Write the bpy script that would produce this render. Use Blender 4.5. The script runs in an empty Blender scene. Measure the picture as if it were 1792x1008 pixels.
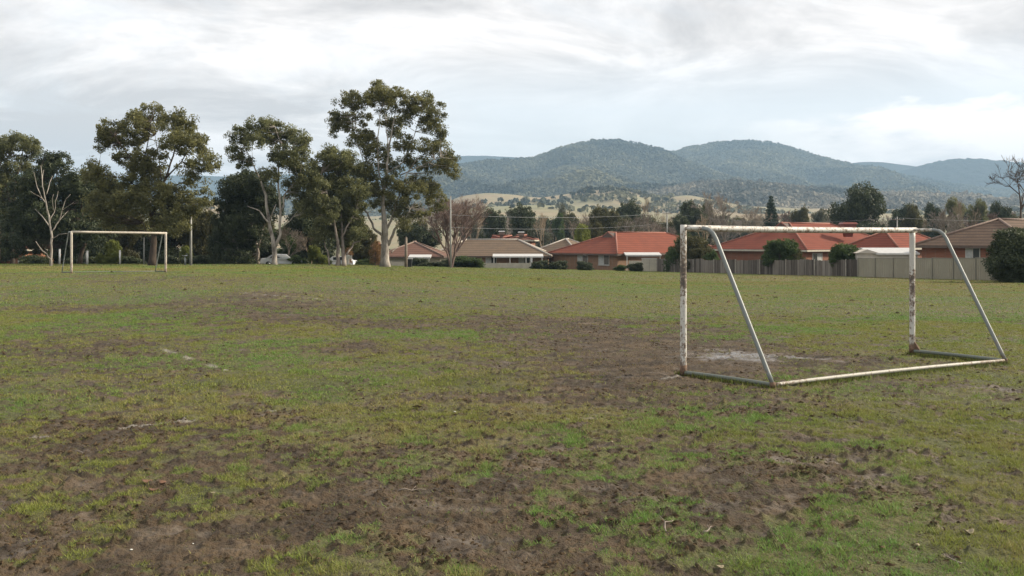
import bpy, math, random
import numpy as np
from math import radians, sin, cos, pi, atan2, sqrt
from mathutils import Vector

# ------------------------------------------------------------------ camera, sky, sun, exposure
S = bpy.context.scene
COL = S.collection
F, HZ, EYE = 1700.0, 418.0, 1.93          # focal length and horizon row in photo pixels, eye height in m
cd = bpy.data.cameras.new("camera"); cam = bpy.data.objects.new("camera", cd); COL.objects.link(cam)
cam.location = (0, 0, EYE); cam.rotation_euler = (radians(90), 0, 0)
cd.sensor_width = 36; cd.lens = F * 36 / 1792; cd.shift_y = -(504 - HZ) / 1792
cd.clip_start = 0.1; cd.clip_end = 30000
S.camera = cam
SUN = Vector((0.84, 0.16, 0.50)).normalized()
EL = math.asin(SUN.z); ROT = atan2(SUN.x, SUN.y)
ld = bpy.data.lights.new("sun", 'SUN'); ld.energy = 4.8; ld.angle = radians(5); ld.color = (1, 0.89, 0.71)
lo = bpy.data.objects.new("sun", ld); COL.objects.link(lo)
lo.rotation_euler = SUN.to_track_quat('Z', 'Y').to_euler()
S.view_settings.view_transform = 'Standard'; S.view_settings.look = 'None'
S.view_settings.exposure = 0.47; S.view_settings.gamma = 1
S.cycles.volume_bounces = 0; S.cycles.max_bounces = 6; S.cycles.diffuse_bounces = 3

W = bpy.data.worlds.new("World"); S.world = W; W.use_nodes = True
nt = W.node_tree; nt.nodes.clear()
def nd(nt, t, **k):
    n = nt.nodes.new(t)
    for a, b in k.items():
        if a.startswith('i_'):
            key = a[2:]; key = int(key) if key.isdigit() else key.replace('_', ' ')
            n.inputs[key].default_value = b
        else: setattr(n, a, b)
    return n
def math_(nt, op, a, b=None, c=None, clamp=False):
    n = nt.nodes.new('ShaderNodeMath'); n.operation = op; n.use_clamp = clamp
    for i, v in enumerate((a, b, c)):
        if v is None: continue
        if isinstance(v, (int, float)): n.inputs[i].default_value = v
        else: nt.links.new(v, n.inputs[i])
    return n.outputs[0]
def ramp(nt, src, stops, interp='LINEAR'):
    n = nt.nodes.new('ShaderNodeValToRGB'); e = n.color_ramp.elements; n.color_ramp.interpolation = interp
    while len(e) < len(stops): e.new(0.5)
    for q, (p, c) in zip(e, stops):
        q.position = p; q.color = (c, c, c, 1) if isinstance(c, (int, float)) else (*c, 1)
    nt.links.new(src, n.inputs[0]); return n.outputs[0]
def mixc(nt, f, a, b, mode='MIX'):
    n = nt.nodes.new('ShaderNodeMix'); n.data_type = 'RGBA'; n.blend_type = mode
    for i, v in ((0, f), (6, a), (7, b)):
        if isinstance(v, (int, float)): n.inputs[i].default_value = v
        elif isinstance(v, tuple): n.inputs[i].default_value = (*v, 1)
        else: nt.links.new(v, n.inputs[i])
    return n.outputs[2]
def noise(nt, vec, scale, detail=4, rough=0.55, dist=0.0):
    n = nd(nt, 'ShaderNodeTexNoise'); n.inputs['Scale'].default_value = scale
    n.inputs['Detail'].default_value = detail; n.inputs['Roughness'].default_value = rough
    n.inputs['Distortion'].default_value = dist
    if vec is not None: nt.links.new(vec, n.inputs['Vector'])
    return n.outputs[0]
def mapping(nt, vec, scale=(1, 1, 1), loc=(0, 0, 0), rot=(0, 0, 0)):
    n = nd(nt, 'ShaderNodeMapping'); n.inputs['Scale'].default_value = scale
    n.inputs['Location'].default_value = loc; n.inputs['Rotation'].default_value = rot
    nt.links.new(vec, n.inputs['Vector']); return n.outputs[0]

tc = nd(nt, 'ShaderNodeTexCoord'); sx = nd(nt, 'ShaderNodeSeparateXYZ'); nt.links.new(tc.outputs['Generated'], sx.inputs[0])
zz = math_(nt, 'ADD', math_(nt, 'MAXIMUM', sx.outputs[2], 0.0), 0.20)
cx = math_(nt, 'DIVIDE', sx.outputs[0], zz); cy = math_(nt, 'DIVIDE', sx.outputs[1], zz)
cb = nd(nt, 'ShaderNodeCombineXYZ'); nt.links.new(cx, cb.inputs[0]); nt.links.new(cy, cb.inputs[1])
P0 = cb.outputs[0]
n1 = noise(nt, mapping(nt, P0, (1.25, 1.25, 1), (3.1, 7.4, 0)), 1.0, 8, 0.60, 0.5)
n2 = noise(nt, mapping(nt, P0, (1.7, 2.1, 1), (9.1, 1.4, 2)), 1.0, 8, 0.62, 0.5)
cover = ramp(nt, n1, [(0.30, 0.45), (0.46, 1.0)])
shade = ramp(nt, n2, [(0.39, (0.57, 0.545, 0.535)), (0.50, (0.735, 0.70, 0.68)), (0.61, (0.95, 0.90, 0.87))])
# low clear band over the hills, with cumulus heaps on the right
low = ramp(nt, sx.outputs[2], [(0.0, 0.55), (0.07, 0.35), (0.13, 0.15), (0.19, 1.0)])
lx = ramp(nt, math_(nt, 'ADD', math_(nt, 'MULTIPLY', sx.outputs[0], 1.0), 0.5), [(0.30, 1.0), (0.52, 0.0)])
lowm = math_(nt, 'MAXIMUM', low, lx)
cover = math_(nt, 'MULTIPLY', cover, lowm)
n3 = noise(nt, mapping(nt, tc.outputs['Generated'], (7, 7, 22), (1, 2, 0.6)), 1.0, 6, 0.55)
heap_h = math_(nt, 'SUBTRACT', math_(nt, 'ADD', 0.118, math_(nt, 'MULTIPLY', math_(nt, 'SUBTRACT', n3, 0.5), 0.22)), sx.outputs[2])
heap_x = ramp(nt, sx.outputs[0], [(0.20, -0.0), (0.36, 1.0)])
heap = math_(nt, 'MULTIPLY', ramp(nt, math_(nt, 'ADD', math_(nt, 'MULTIPLY', heap_h, 22), 0.5), [(0.3, 0), (0.75, 1)]), heap_x)
hs = ramp(nt, n3, [(0.40, (0.82, 0.80, 0.80)), (0.56, (1.12, 1.06, 1.02))])
sky = nd(nt, 'ShaderNodeTexSky'); sky.sky_type = 'NISHITA'; sky.sun_disc = False
sky.sun_elevation = EL; sky.sun_rotation = ROT
b1 = nd(nt, 'ShaderNodeBackground'); nt.links.new(sky.outputs[0], b1.inputs[0]); b1.inputs[1].default_value = 0.13
veil = nd(nt, 'ShaderNodeBackground'); veil.inputs[0].default_value = (0.87, 0.875, 0.88, 1); veil.inputs[1].default_value = 0.98
mv = nd(nt, 'ShaderNodeMixShader'); mv.inputs[0].default_value = 0.78; nt.links.new(b1.outputs[0], mv.inputs[1]); nt.links.new(veil.outputs[0], mv.inputs[2])
b2 = nd(nt, 'ShaderNodeBackground'); nt.links.new(shade, b2.inputs[0]); b2.inputs[1].default_value = 1.0
m1 = nd(nt, 'ShaderNodeMixShader'); nt.links.new(cover, m1.inputs[0]); nt.links.new(mv.outputs[0], m1.inputs[1]); nt.links.new(b2.outputs[0], m1.inputs[2])
b3 = nd(nt, 'ShaderNodeBackground'); nt.links.new(hs, b3.inputs[0]); b3.inputs[1].default_value = 1.0
m2 = nd(nt, 'ShaderNodeMixShader'); nt.links.new(heap, m2.inputs[0]); nt.links.new(m1.outputs[0], m2.inputs[1]); nt.links.new(b3.outputs[0], m2.inputs[2])
wo = nd(nt, 'ShaderNodeOutputWorld'); nt.links.new(m2.outputs[0], wo.inputs[0])

# ------------------------------------------------------------------ helpers
rng = np.random.default_rng(7); random.seed(7)
def tag(o, label=None, cat=None, group=None, kind=None):
    if label: o['label'] = label
    if cat: o['category'] = cat
    if group: o['group'] = group
    if kind: o['kind'] = kind
    return o
def empty(name, loc, label, cat, group=None, rz=0):
    o = bpy.data.objects.new(name, None); COL.objects.link(o); o.location = loc; o.rotation_euler = (0, 0, rz)
    o.empty_display_size = 0.2
    return tag(o, label, cat, group)
def link(name, me, mat, parent=None, loc=None):
    me.materials.append(mat)
    o = bpy.data.objects.new(name, me); COL.objects.link(o)
    if loc is not None: o.location = loc
    if parent: o.parent = parent
    return o
def np_mesh(name, V, Fc, smooth=False, attrs=None):
    V = np.asarray(V, np.float32); Fc = np.asarray(Fc, np.int32); n, k = Fc.shape
    me = bpy.data.meshes.new(name)
    me.vertices.add(len(V)); me.vertices.foreach_set('co', V.ravel())
    me.loops.add(n * k); me.loops.foreach_set('vertex_index', Fc.ravel())
    me.polygons.add(n); me.polygons.foreach_set('loop_start', np.arange(0, n * k, k, dtype=np.int32))
    me.polygons.foreach_set('loop_total', np.full(n, k, np.int32))
    me.polygons.foreach_set('use_smooth', np.full(n, smooth, bool))
    for an, av in (attrs or {}).items():
        a = me.attributes.new(an, 'FLOAT', 'POINT'); a.data.foreach_set('value', np.asarray(av, np.float32))
    me.update(calc_edges=True)
    return me
class MB:
    def __init__(s): s.v = []; s.f = []; s.a = []; s.cur = 0.5
    def add(s, vs, fs):
        b = len(s.v); s.v += [tuple(p) for p in vs]; s.f += [tuple(i + b for i in f) for f in fs]; s.a += [s.cur] * len(vs)
    def quad(s, *p): s.add(p, [tuple(range(len(p)))])
    def box(s, c, size, ax=None, bev=0.0):
        c = Vector(c); ax = ax or (Vector((1, 0, 0)), Vector((0, 1, 0)), Vector((0, 0, 1)))
        h = [q / 2 for q in size]; vs = []
        for k in (-1, 1):
            for j in (-1, 1):
                for i in (-1, 1):
                    vs.append(c + ax[0] * h[0] * i + ax[1] * h[1] * j + ax[2] * h[2] * k)
        s.add(vs, [(0, 2, 3, 1), (4, 5, 7, 6), (0, 1, 5, 4), (2, 6, 7, 3), (0, 4, 6, 2), (1, 3, 7, 5)])
    def tube(s, pts, rad, n=6, cap=True):
        pts = [Vector(p) for p in pts]; m = len(pts)
        if isinstance(rad, (int, float)): rad = [rad] * m
        vs = []; up = None
        for i, p in enumerate(pts):
            t = (pts[min(i + 1, m - 1)] - pts[max(i - 1, 0)])
            t = t.normalized() if t.length > 1e-9 else Vector((0, 0, 1))
            if up is None: up = Vector((1, 0, 0)) if abs(t.x) < 0.8 else Vector((0, 1, 0))
            u = (up - t * up.dot(t)).normalized(); w = t.cross(u); up = u
            for k in range(n):
                a = 2 * pi * k / n; vs.append(p + (u * cos(a) + w * sin(a)) * rad[i])
        fs = [(i * n + k, i * n + (k + 1) % n, (i + 1) * n + (k + 1) % n, (i + 1) * n + k) for i in range(m - 1) for k in range(n)]
        if cap: fs += [tuple(reversed(range(n))), tuple((m - 1) * n + k for k in range(n))]
        s.add(vs, fs)
    def build(s, name, mat, parent=None, smooth=False, loc=None):
        me = bpy.data.meshes.new(name); me.from_pydata(s.v, [], s.f)
        a = me.attributes.new('v', 'FLOAT', 'POINT'); a.data.foreach_set('value', s.a)
        if smooth: me.polygons.foreach_set('use_smooth', [True] * len(me.polygons))
        me.update(); return link(name, me, mat, parent, loc)
def copy_tree(o, parent=None):
    c = o.copy(); COL.objects.link(c); c.parent = parent
    for ch in list(o.children): copy_tree(ch, c)
    return c
def ss(a, b, x):
    t = np.clip((x - a) / (b - a), 0, 1); return t * t * (3 - 2 * t)
# lattice value noise, fbm
def vnoise(x, y, seed=0):
    xi = np.floor(x).astype(np.int64); yi = np.floor(y).astype(np.int64); fx = x - xi; fy = y - yi
    fx = fx * fx * (3 - 2 * fx); fy = fy * fy * (3 - 2 * fy)
    def h(i, j):
        n = (i * 374761393 + j * 668265263 + seed * 974634777) & 0xffffffff
        n = ((n ^ (n >> 13)) * 1274126177) & 0xffffffff; n = ((n ^ (n >> 16)) * 2246822519) & 0xffffffff
        return ((n ^ (n >> 15)) & 0xffffff) / float(0xffffff)
    a = h(xi, yi); b = h(xi + 1, yi); c = h(xi, yi + 1); d = h(xi + 1, yi + 1)
    return a + (b - a) * fx + (c - a) * fy + (a - b - c + d) * fx * fy
def fbm(x, y, sc, oct=4, seed=0, gain=0.5):
    t = 0; amp = 1; tot = 0; c, s_ = 0.8, 0.6
    x = x * sc; y = y * sc
    for o in range(oct):
        t = t + amp * vnoise(x + 17.3 * o, y - 9.1 * o, seed + o); tot += amp; amp *= gain
        x, y = (c * x - s_ * y) * 2.03, (s_ * x + c * y) * 2.03
    return t / tot

# ------------------------------------------------------------------ ground height
UB = np.array([-0.9, -0.6, -0.29, -0.056, 0.061, 0.149, 0.355, 0.4965, 0.56, 0.9])
DB = np.array([96., 95., 90., 115., 130., 131., 92.6, 77., 71., 50.])
DR = np.array([0.9, 0.9, 0.9, 0.8, 0.6, 0.15, 0.1, 0.1, 0.1, 0.1])
def gz(x, y):
    x = np.asarray(x, float); y = np.asarray(y, float)
    u = np.clip(x / np.maximum(y, 1.0), -0.9, 0.9)
    D = np.interp(u, UB, DB) + 1.5; yy = np.minimum(y, D)
    A = 0.2 * ss(20, 45, yy) - 0.016 * np.maximum(yy - 49, 0)
    B = -0.0215 * np.maximum(yy - 15, 0)
    w = ss(-0.3, 0.2, u)
    z = A * (1 - w) + B * w
    e = np.maximum(y - D, 0)
    z = z - np.interp(u, UB, DR) * ss(0, 14, e) - 0.006 * np.clip(e - 5, 0, 500)
    return np.maximum(z, -7.5)
def P(px, py, d): return Vector(((px - 896) / F * d, d, EYE - (py - HZ) / F * d))
def G(px, d, dz=0.0):
    x = (px - 896) / F * d; return Vector((x, d, float(gz(x, d)) + dz))
def GP(px, py):           # ray to ground
    lo_, hi = 2.0, 400.0; s = (py - HZ) / F
    d = lo_
    while d < hi:
        if EYE - s * d <= float(gz((px - 896) / F * d, d)): break
        d *= 1.01
    return G(px, d)

# ------------------------------------------------------------------ materials
def new_mat(name):
    m = bpy.data.materials.new(name); m.use_nodes = True; nt = m.node_tree
    bs = nt.nodes['Principled BSDF']; return m, nt, bs
def objco(nt): return nd(nt, 'ShaderNodeTexCoord').outputs['Object']
def attr(nt, n):
    a = nd(nt, 'ShaderNodeAttribute'); a.attribute_name = n; return a.outputs['Fac']
def bump(nt, bs, h, strength, dist):
    b = nd(nt, 'ShaderNodeBump'); b.inputs['Strength'].default_value = strength; b.inputs['Distance'].default_value = dist
    nt.links.new(h, b.inputs['Height']); nt.links.new(b.outputs[0], bs.inputs['Normal'])
def simple(name, c, rough=0.8, var=0.25, sc=3.0, c2=None, metal=0, bmp=0.0, bsc=40):
    m, nt, bs = new_mat(name); co = objco(nt)
    n = noise(nt, mapping(nt, co, (1, 1, 0.35)) if 'bark' in name else co, sc, 5, 0.65)
    c2 = c2 or tuple(q * (1 - var) for q in c); c1 = tuple(min(1, q * (1 + var * 0.5)) for q in c)
    nt.links.new(mixc(nt, ramp(nt, n, [(0.35, 0.0), (0.65, 1.0)]), c2, c1), bs.inputs['Base Color'])
    bs.inputs['Roughness'].default_value = rough; bs.inputs['Metallic'].default_value = metal
    if bmp: bump(nt, bs, noise(nt, co, bsc, 4, 0.6), 0.6, bmp)
    return m
def leafmat(name, dark, light, rough=0.55, trans=0.38):
    m, nt, bs = new_mat(name)
    c = mixc(nt, attr(nt, 'v'), dark, light)
    nt.links.new(c, bs.inputs['Base Color']); bs.inputs['Roughness'].default_value = rough
    bs.inputs['Specular IOR Level'].default_value = 0.35
    tr = nd(nt, 'ShaderNodeBsdfTranslucent'); nt.links.new(c, tr.inputs[0])
    mx = nd(nt, 'ShaderNodeMixShader'); mx.inputs[0].default_value = trans
    nt.links.new(bs.outputs[0], mx.inputs[1]); nt.links.new(tr.outputs[0], mx.inputs[2])
    nt.links.new(mx.outputs[0], nt.nodes['Material Output'].inputs[0]); return m
M = {}
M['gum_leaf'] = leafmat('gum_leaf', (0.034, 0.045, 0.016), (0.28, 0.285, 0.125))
M['gum_leaf_olive'] = leafmat('gum_leaf_olive', (0.036, 0.042, 0.015), (0.29, 0.28, 0.11))
M['dark_leaf'] = leafmat('dark_leaf', (0.012, 0.022, 0.010), (0.095, 0.115, 0.048), trans=0.15)
M['green_leaf'] = leafmat('green_leaf', (0.03, 0.055, 0.016), (0.10, 0.145, 0.04))
M['lime_leaf'] = leafmat('lime_leaf', (0.08, 0.11, 0.02), (0.26, 0.28, 0.06))
M['olive_leaf'] = leafmat('olive_leaf', (0.035, 0.038, 0.013), (0.125, 0.115, 0.042))
M['pine_leaf'] = leafmat('pine_leaf', (0.012, 0.030, 0.020), (0.045, 0.080, 0.050), trans=0.1)
M['grey_leaf'] = leafmat('grey_leaf', (0.06, 0.07, 0.045), (0.16, 0.16, 0.11))
M['rust_leaf'] = leafmat('rust_leaf', (0.12, 0.07, 0.03), (0.34, 0.20, 0.08))
M['bark_dark'] = simple('bark_dark', (0.07, 0.050, 0.036), 0.9, 0.5, 4, bmp=0.02)
M['bark_brown'] = simple('bark_brown', (0.13, 0.10, 0.08), 0.9, 0.4, 4, bmp=0.02)
M['bark_white'] = simple('bark_white', (0.40, 0.36, 0.31), 0.8, 0.35, 2.4, c2=(0.13, 0.11, 0.09), bmp=0.01)
M['bark_pale'] = simple('bark_pale', (0.30, 0.26, 0.22), 0.8, 0.35, 2, c2=(0.14, 0.11, 0.09))
M['twig_red'] = simple('twig_red', (0.17, 0.115, 0.095), 0.85, 0.3, 2)
M['twig_grey'] = simple('twig_grey', (0.24, 0.20, 0.165), 0.85, 0.3, 2)
M['twig_tan'] = simple('twig_tan', (0.30, 0.23, 0.16), 0.85, 0.3, 2)
M['white_paint'] = simple('white_paint', (0.66, 0.65, 0.62), 0.5, 0.15, 2)
M['cream'] = simple('cream', (0.48, 0.45, 0.37), 0.7, 0.15, 1.5)
M['cream_wall'] = simple('cream_wall', (0.50, 0.46, 0.40), 0.85, 0.12, 1.5)
M['glass'] = simple('glass', (0.03, 0.035, 0.04), 0.08, 0.2, 1)
M['curtain'] = simple('curtain', (0.42, 0.43, 0.42), 0.6, 0.25, 3)
M['frame_pale'] = simple('frame_pale', (0.45, 0.44, 0.41), 0.5, 0.1)
M['fascia_brown'] = simple('fascia_brown', (0.10, 0.07, 0.055), 0.6, 0.2)
M['fascia_cream'] = simple('fascia_cream', (0.50, 0.46, 0.38), 0.55, 0.15)
M['roof_white'] = simple('roof_white', (0.50, 0.50, 0.49), 0.45, 0.12)
M['pole_pale'] = simple('pole_pale', (0.32, 0.32, 0.30), 0.6, 0.2)
M['pole_wood'] = simple('pole_wood', (0.24, 0.20, 0.16), 0.85, 0.3)
M['galv'] = simple('galv', (0.33, 0.36, 0.36), 0.42, 0.3, 8, metal=0.5)
M['dark_metal'] = simple('dark_metal', (0.03, 0.03, 0.032), 0.5, 0.3)
M['red_plastic'] = simple('red_plastic', (0.20, 0.045, 0.03), 0.5, 0.2, 3)
M['wire'] = simple('wire', (0.25, 0.26, 0.27), 0.6, 0.1)
M['car_white'] = simple('car_white', (0.78, 0.79, 0.80), 0.25, 0.05)
M['tyre'] = simple('tyre', (0.02, 0.02, 0.02), 0.8, 0.2)
M['deadleaf'] = simple('deadleaf', (0.15, 0.075, 0.042), 0.7, 0.4, 30)
M['paleleaf'] = simple('paleleaf', (0.30, 0.25, 0.16), 0.6, 0.3, 30)
M['chip'] = simple('chip', (0.6, 0.6, 0.56), 0.6, 0.1)

def roofmat(name, c1, c2, dark, pitch_dz=0.27):
    m, nt, bs = new_mat(name); co = objco(nt); s = nd(nt, 'ShaderNodeSeparateXYZ'); nt.links.new(co, s.inputs[0])
    row = math_(nt, 'FRACT', math_(nt, 'DIVIDE', s.outputs[2], pitch_dz))
    n = noise(nt, co, 0.7, 5, 0.6); nf = noise(nt, co, 6.0, 4, 0.7)
    base = mixc(nt, ramp(nt, n, [(0.35, 0), (0.65, 1)]), c1, c2)
    base = mixc(nt, ramp(nt, nf, [(0.35, 0.55), (0.6, 0.0)]), base, dark)
    gap = ramp(nt, row, [(0.0, 0.95), (0.28, 0.0), (0.92, 0.0), (1.0, 0.95)])
    nt.links.new(mixc(nt, gap, base, tuple(q * 0.45 for q in dark)), bs.inputs['Base Color'])
    bs.inputs['Roughness'].default_value = 0.9; bs.inputs['Specular IOR Level'].default_value = 0.15
    bump(nt, bs, row, 0.7, 0.04); return m
M['roof_red'] = roofmat('roof_red', (0.235, 0.066, 0.038), (0.18, 0.052, 0.031), (0.17, 0.07, 0.05))
M['roof_red2'] = roofmat('roof_red2', (0.225, 0.062, 0.038), (0.175, 0.050, 0.031), (0.16, 0.06, 0.045))
M['roof_brown'] = roofmat('roof_brown', (0.155, 0.105, 0.075), (0.125, 0.087, 0.065), (0.08, 0.058, 0.045))
M['roof_grey'] = roofmat('roof_grey', (0.20, 0.145, 0.10), (0.165, 0.122, 0.09), (0.11, 0.085, 0.065))
M['roof_rust'] = roofmat('roof_rust', (0.165, 0.092, 0.070), (0.135, 0.078, 0.060), (0.16, 0.09, 0.07))
M['cap_red'] = simple('cap_red', (0.27, 0.105, 0.07), 0.75, 0.25, 4)
M['cap_brown'] = simple('cap_brown', (0.20, 0.14, 0.11), 0.8, 0.25, 4)
M['cap_pale'] = simple('cap_pale', (0.46, 0.42, 0.37), 0.75, 0.25, 4)
def brickmat(name, a, b, mortar):
    m, nt, bs = new_mat(name); co = objco(nt)
    s = nd(nt, 'ShaderNodeSeparateXYZ'); nt.links.new(co, s.inputs[0])
    cmb = nd(nt, 'ShaderNodeCombineXYZ'); nt.links.new(math_(nt, 'ADD', s.outputs[0], s.outputs[1]), cmb.inputs[0]); nt.links.new(s.outputs[2], cmb.inputs[1])
    t = nd(nt, 'ShaderNodeTexBrick'); nt.links.new(cmb.outputs[0], t.inputs['Vector'])
    t.inputs['Color1'].default_value = (*a, 1); t.inputs['Color2'].default_value = (*b, 1); t.inputs['Mortar'].default_value = (*mortar, 1)
    t.inputs['Scale'].default_value = 1.0; t.inputs['Brick Width'].default_value = 0.24; t.inputs['Row Height'].default_value = 0.086; t.inputs['Mortar Size'].default_value = 0.008
    n = noise(nt, co, 1.5, 4, 0.6)
    nt.links.new(mixc(nt, ramp(nt, n, [(0.3, 0.35), (0.7, 0.0)]), t.outputs[0], tuple(q * 0.6 for q in a)), bs.inputs['Base Color'])
    bs.inputs['Roughness'].default_value = 0.9; return m
M['brick_brown'] = brickmat('brick_brown', (0.27, 0.15, 0.085), (0.20, 0.105, 0.06), (0.25, 0.20, 0.15))
M['brick_red'] = brickmat('brick_red', (0.27, 0.105, 0.06), (0.20, 0.075, 0.045), (0.22, 0.14, 0.10))
M['brick_orange'] = brickmat('brick_orange', (0.40, 0.17, 0.09), (0.32, 0.13, 0.07), (0.32, 0.22, 0.16))

def vmat(name, dark, light, rough=0.85, sc=(6, 6, 0.6)):      # paling like wood: v attribute picks each board's tone
    m, nt, bs = new_mat(name); co = objco(nt)
    n = noise(nt, mapping(nt, co, sc), 2.0, 5, 0.6)
    f = math_(nt, 'ADD', attr(nt, 'v'), math_(nt, 'MULTIPLY', math_(nt, 'SUBTRACT', n, 0.5), 0.9), clamp=True)
    nt.links.new(mixc(nt, f, dark, light), bs.inputs['Base Color']); bs.inputs['Roughness'].default_value = rough; return m
M['paling'] = vmat('paling', (0.048, 0.037, 0.028), (0.27, 0.24, 0.205))
M['paling_post'] = simple('paling_post', (0.36, 0.33, 0.28), 0.85, 0.3)
M['colorbond'] = simple('colorbond', (0.31, 0.285, 0.215), 0.55, 0.10, 0.8)
M['colorbond_dark'] = simple('colorbond_dark', (0.215, 0.205, 0.165), 0.55, 0.1, 0.8)

def rustpaint(name, paint, rust_lo, rust_hi, dirty=(0.10, 0.085, 0.075), rz=True, metal=0.0, rough=0.55):
    m, nt, bs = new_mat(name); co = objco(nt)
    n = noise(nt, co, 12.0, 8, 0.78); n2_ = noise(nt, mapping(nt, co, (1, 1, 0.45)), 38.0, 6, 0.75); n3_ = noise(nt, co, 2.2, 4, 0.6)
    v = attr(nt, 'v')                                   # v = how worn this stretch is
    f = math_(nt, 'ADD', math_(nt, 'ADD', math_(nt, 'MULTIPLY', n, 0.6), math_(nt, 'MULTIPLY', n2_, 0.4)), math_(nt, 'MULTIPLY', math_(nt, 'SUBTRACT', v, 0.5), 0.30))
    col = mixc(nt, ramp(nt, n3_, [(0.35, 0.35), (0.6, 0.0)]), paint, tuple(q * 0.72 for q in paint))
    col = mixc(nt, ramp(nt, f, [(rust_lo - 0.05, 0), (rust_lo, 1)]), col, (0.22, 0.155, 0.105))
    col = mixc(nt, ramp(nt, f, [(rust_lo, 0), (rust_hi, 1)]), col, dirty)
    nt.links.new(col, bs.inputs['Base Color']); bs.inputs['Roughness'].default_value = rough; bs.inputs['Metallic'].default_value = metal
    bump(nt, bs, ramp(nt, f, [(rust_lo - 0.05, 1), (rust_hi, 0)]), 0.5, 0.003); return m
M['goal_paint'] = rustpaint('goal_paint', (0.60, 0.585, 0.54), 0.548, 0.60)
M['goal_base'] = rustpaint('goal_base', (0.13, 0.15, 0.13), 0.58, 0.66, dirty=(0.34, 0.33, 0.29))
M['goal_back'] = rustpaint('goal_back', (0.42, 0.40, 0.35), 0.56, 0.62, dirty=(0.14, 0.10, 0.07))
M['goal_brace'] = rustpaint('goal_brace', (0.19, 0.21, 0.205), 0.60, 0.70, dirty=(0.13, 0.14, 0.14), rough=0.45)
M['goal_rust'] = simple('goal_rust', (0.16, 0.10, 0.065), 0.9, 0.5, 30, bmp=0.003)
M['goal_far'] = rustpaint('goal_far', (0.50, 0.45, 0.38), 0.57, 0.66, dirty=(0.30, 0.18, 0.11))

# ------------------------------------------------------------------ field: mud, wear and line marks painted in field coordinates
MUDS = [  # px, py, rx, ry, strength (photo rows and columns, carried to the ground plane)
 (120, 985, 420, 70, 1.0), (60, 900, 230, 60, 0.35), (330, 830, 330, 70, 0.5), (60, 790, 230, 40, 0.35), (560, 940, 260, 70, 0.5), (700, 900, 200, 60, 0.5), (930, 960, 260, 70, 0.9),
 (800, 880, 170, 35, 0.8), (1010, 840, 200, 35, 0.55), (1150, 880, 200, 45, 0.5), (1300, 830, 240, 35, 0.42), (1500, 845, 180, 30, 0.32), (1060, 990, 160, 60, 0.4),
 (1330, 900, 160, 30, 0.5), (1700, 700, 170, 28, 0.6), (1760, 740, 90, 22, 0.6), (1480, 770, 150, 22, 0.4), (960, 790, 150, 25, 0.35), (620, 790, 220, 35, 0.35),
 (1330, 628, 270, 34, 1.15), (1110, 615, 200, 38, 1.1), (1480, 628, 130, 20, 0.5), (1130, 668, 190, 24, 1.0), (1300, 700, 220, 18, 0.4),
 (850, 570, 360, 24, 0.95), (520, 562, 280, 20, 0.8), (420, 530, 260, 15, 0.85), (160, 540, 200, 13, 0.8), (120, 612, 220, 26, 0.85), (40, 640, 160, 30, 0.4), (230, 570, 200, 14, 0.45),
 (270, 489, 120, 7, 1.1), (560, 520, 150, 10, 0.55), (1010, 600, 220, 28, 0.6), (300, 690, 220, 16, 0.2), (950, 520, 200, 10, 0.25), (1240, 560, 120, 14, 0.25)]
WETS = [(1310, 627, 80, 11, 1.25), (1410, 628, 60, 6, 0.8), (1720, 697, 90, 9, 0.5), (1770, 738, 60, 9, 0.6), (780, 890, 120, 14, 0.6), (900, 975, 120, 26, 0.55), (1180, 885, 120, 14, 0.6), (1330, 812, 150, 10, 0.5), (120, 985, 200, 30, 0.35), (500, 925, 90, 16, 0.45), (1500, 845, 90, 10, 0.5), (1040, 845, 60, 10, 0.4)]
DRYS = [(700, 500, 500, 10, 0.3), (640, 775, 260, 40, 0.5), (1000, 700, 260, 40, 0.4), (520, 521, 75, 3, 1.3), (590, 530, 40, 2, 1.0), (1440, 490, 330, 5, 0.8), (1650, 497, 170, 5, 0.9), (60, 471, 330, 2.5, 1.2), (220, 474, 160, 2, 0.8), (300, 745, 200, 25, 0.35), (850, 760, 250, 25, 0.45), (700, 484, 120, 2, 0.6), (1200, 483, 200, 3, 0.5)]
CHALK = [[(282, 612), (335, 630), (405, 652)], [(215, 749), (300, 741), (400, 733), (520, 715)], [(0, 772), (90, 762)], [(1160, 664), (1196, 657)], [(960, 735), (1060, 738)], [(430, 515), (600, 528)]]
def screen(x, y, z):        # field position -> photo row and column, to look the ellipses up
    y = np.maximum(y, 0.5); return 896 + F * x / y, HZ + F * (EYE - z) / y
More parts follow.
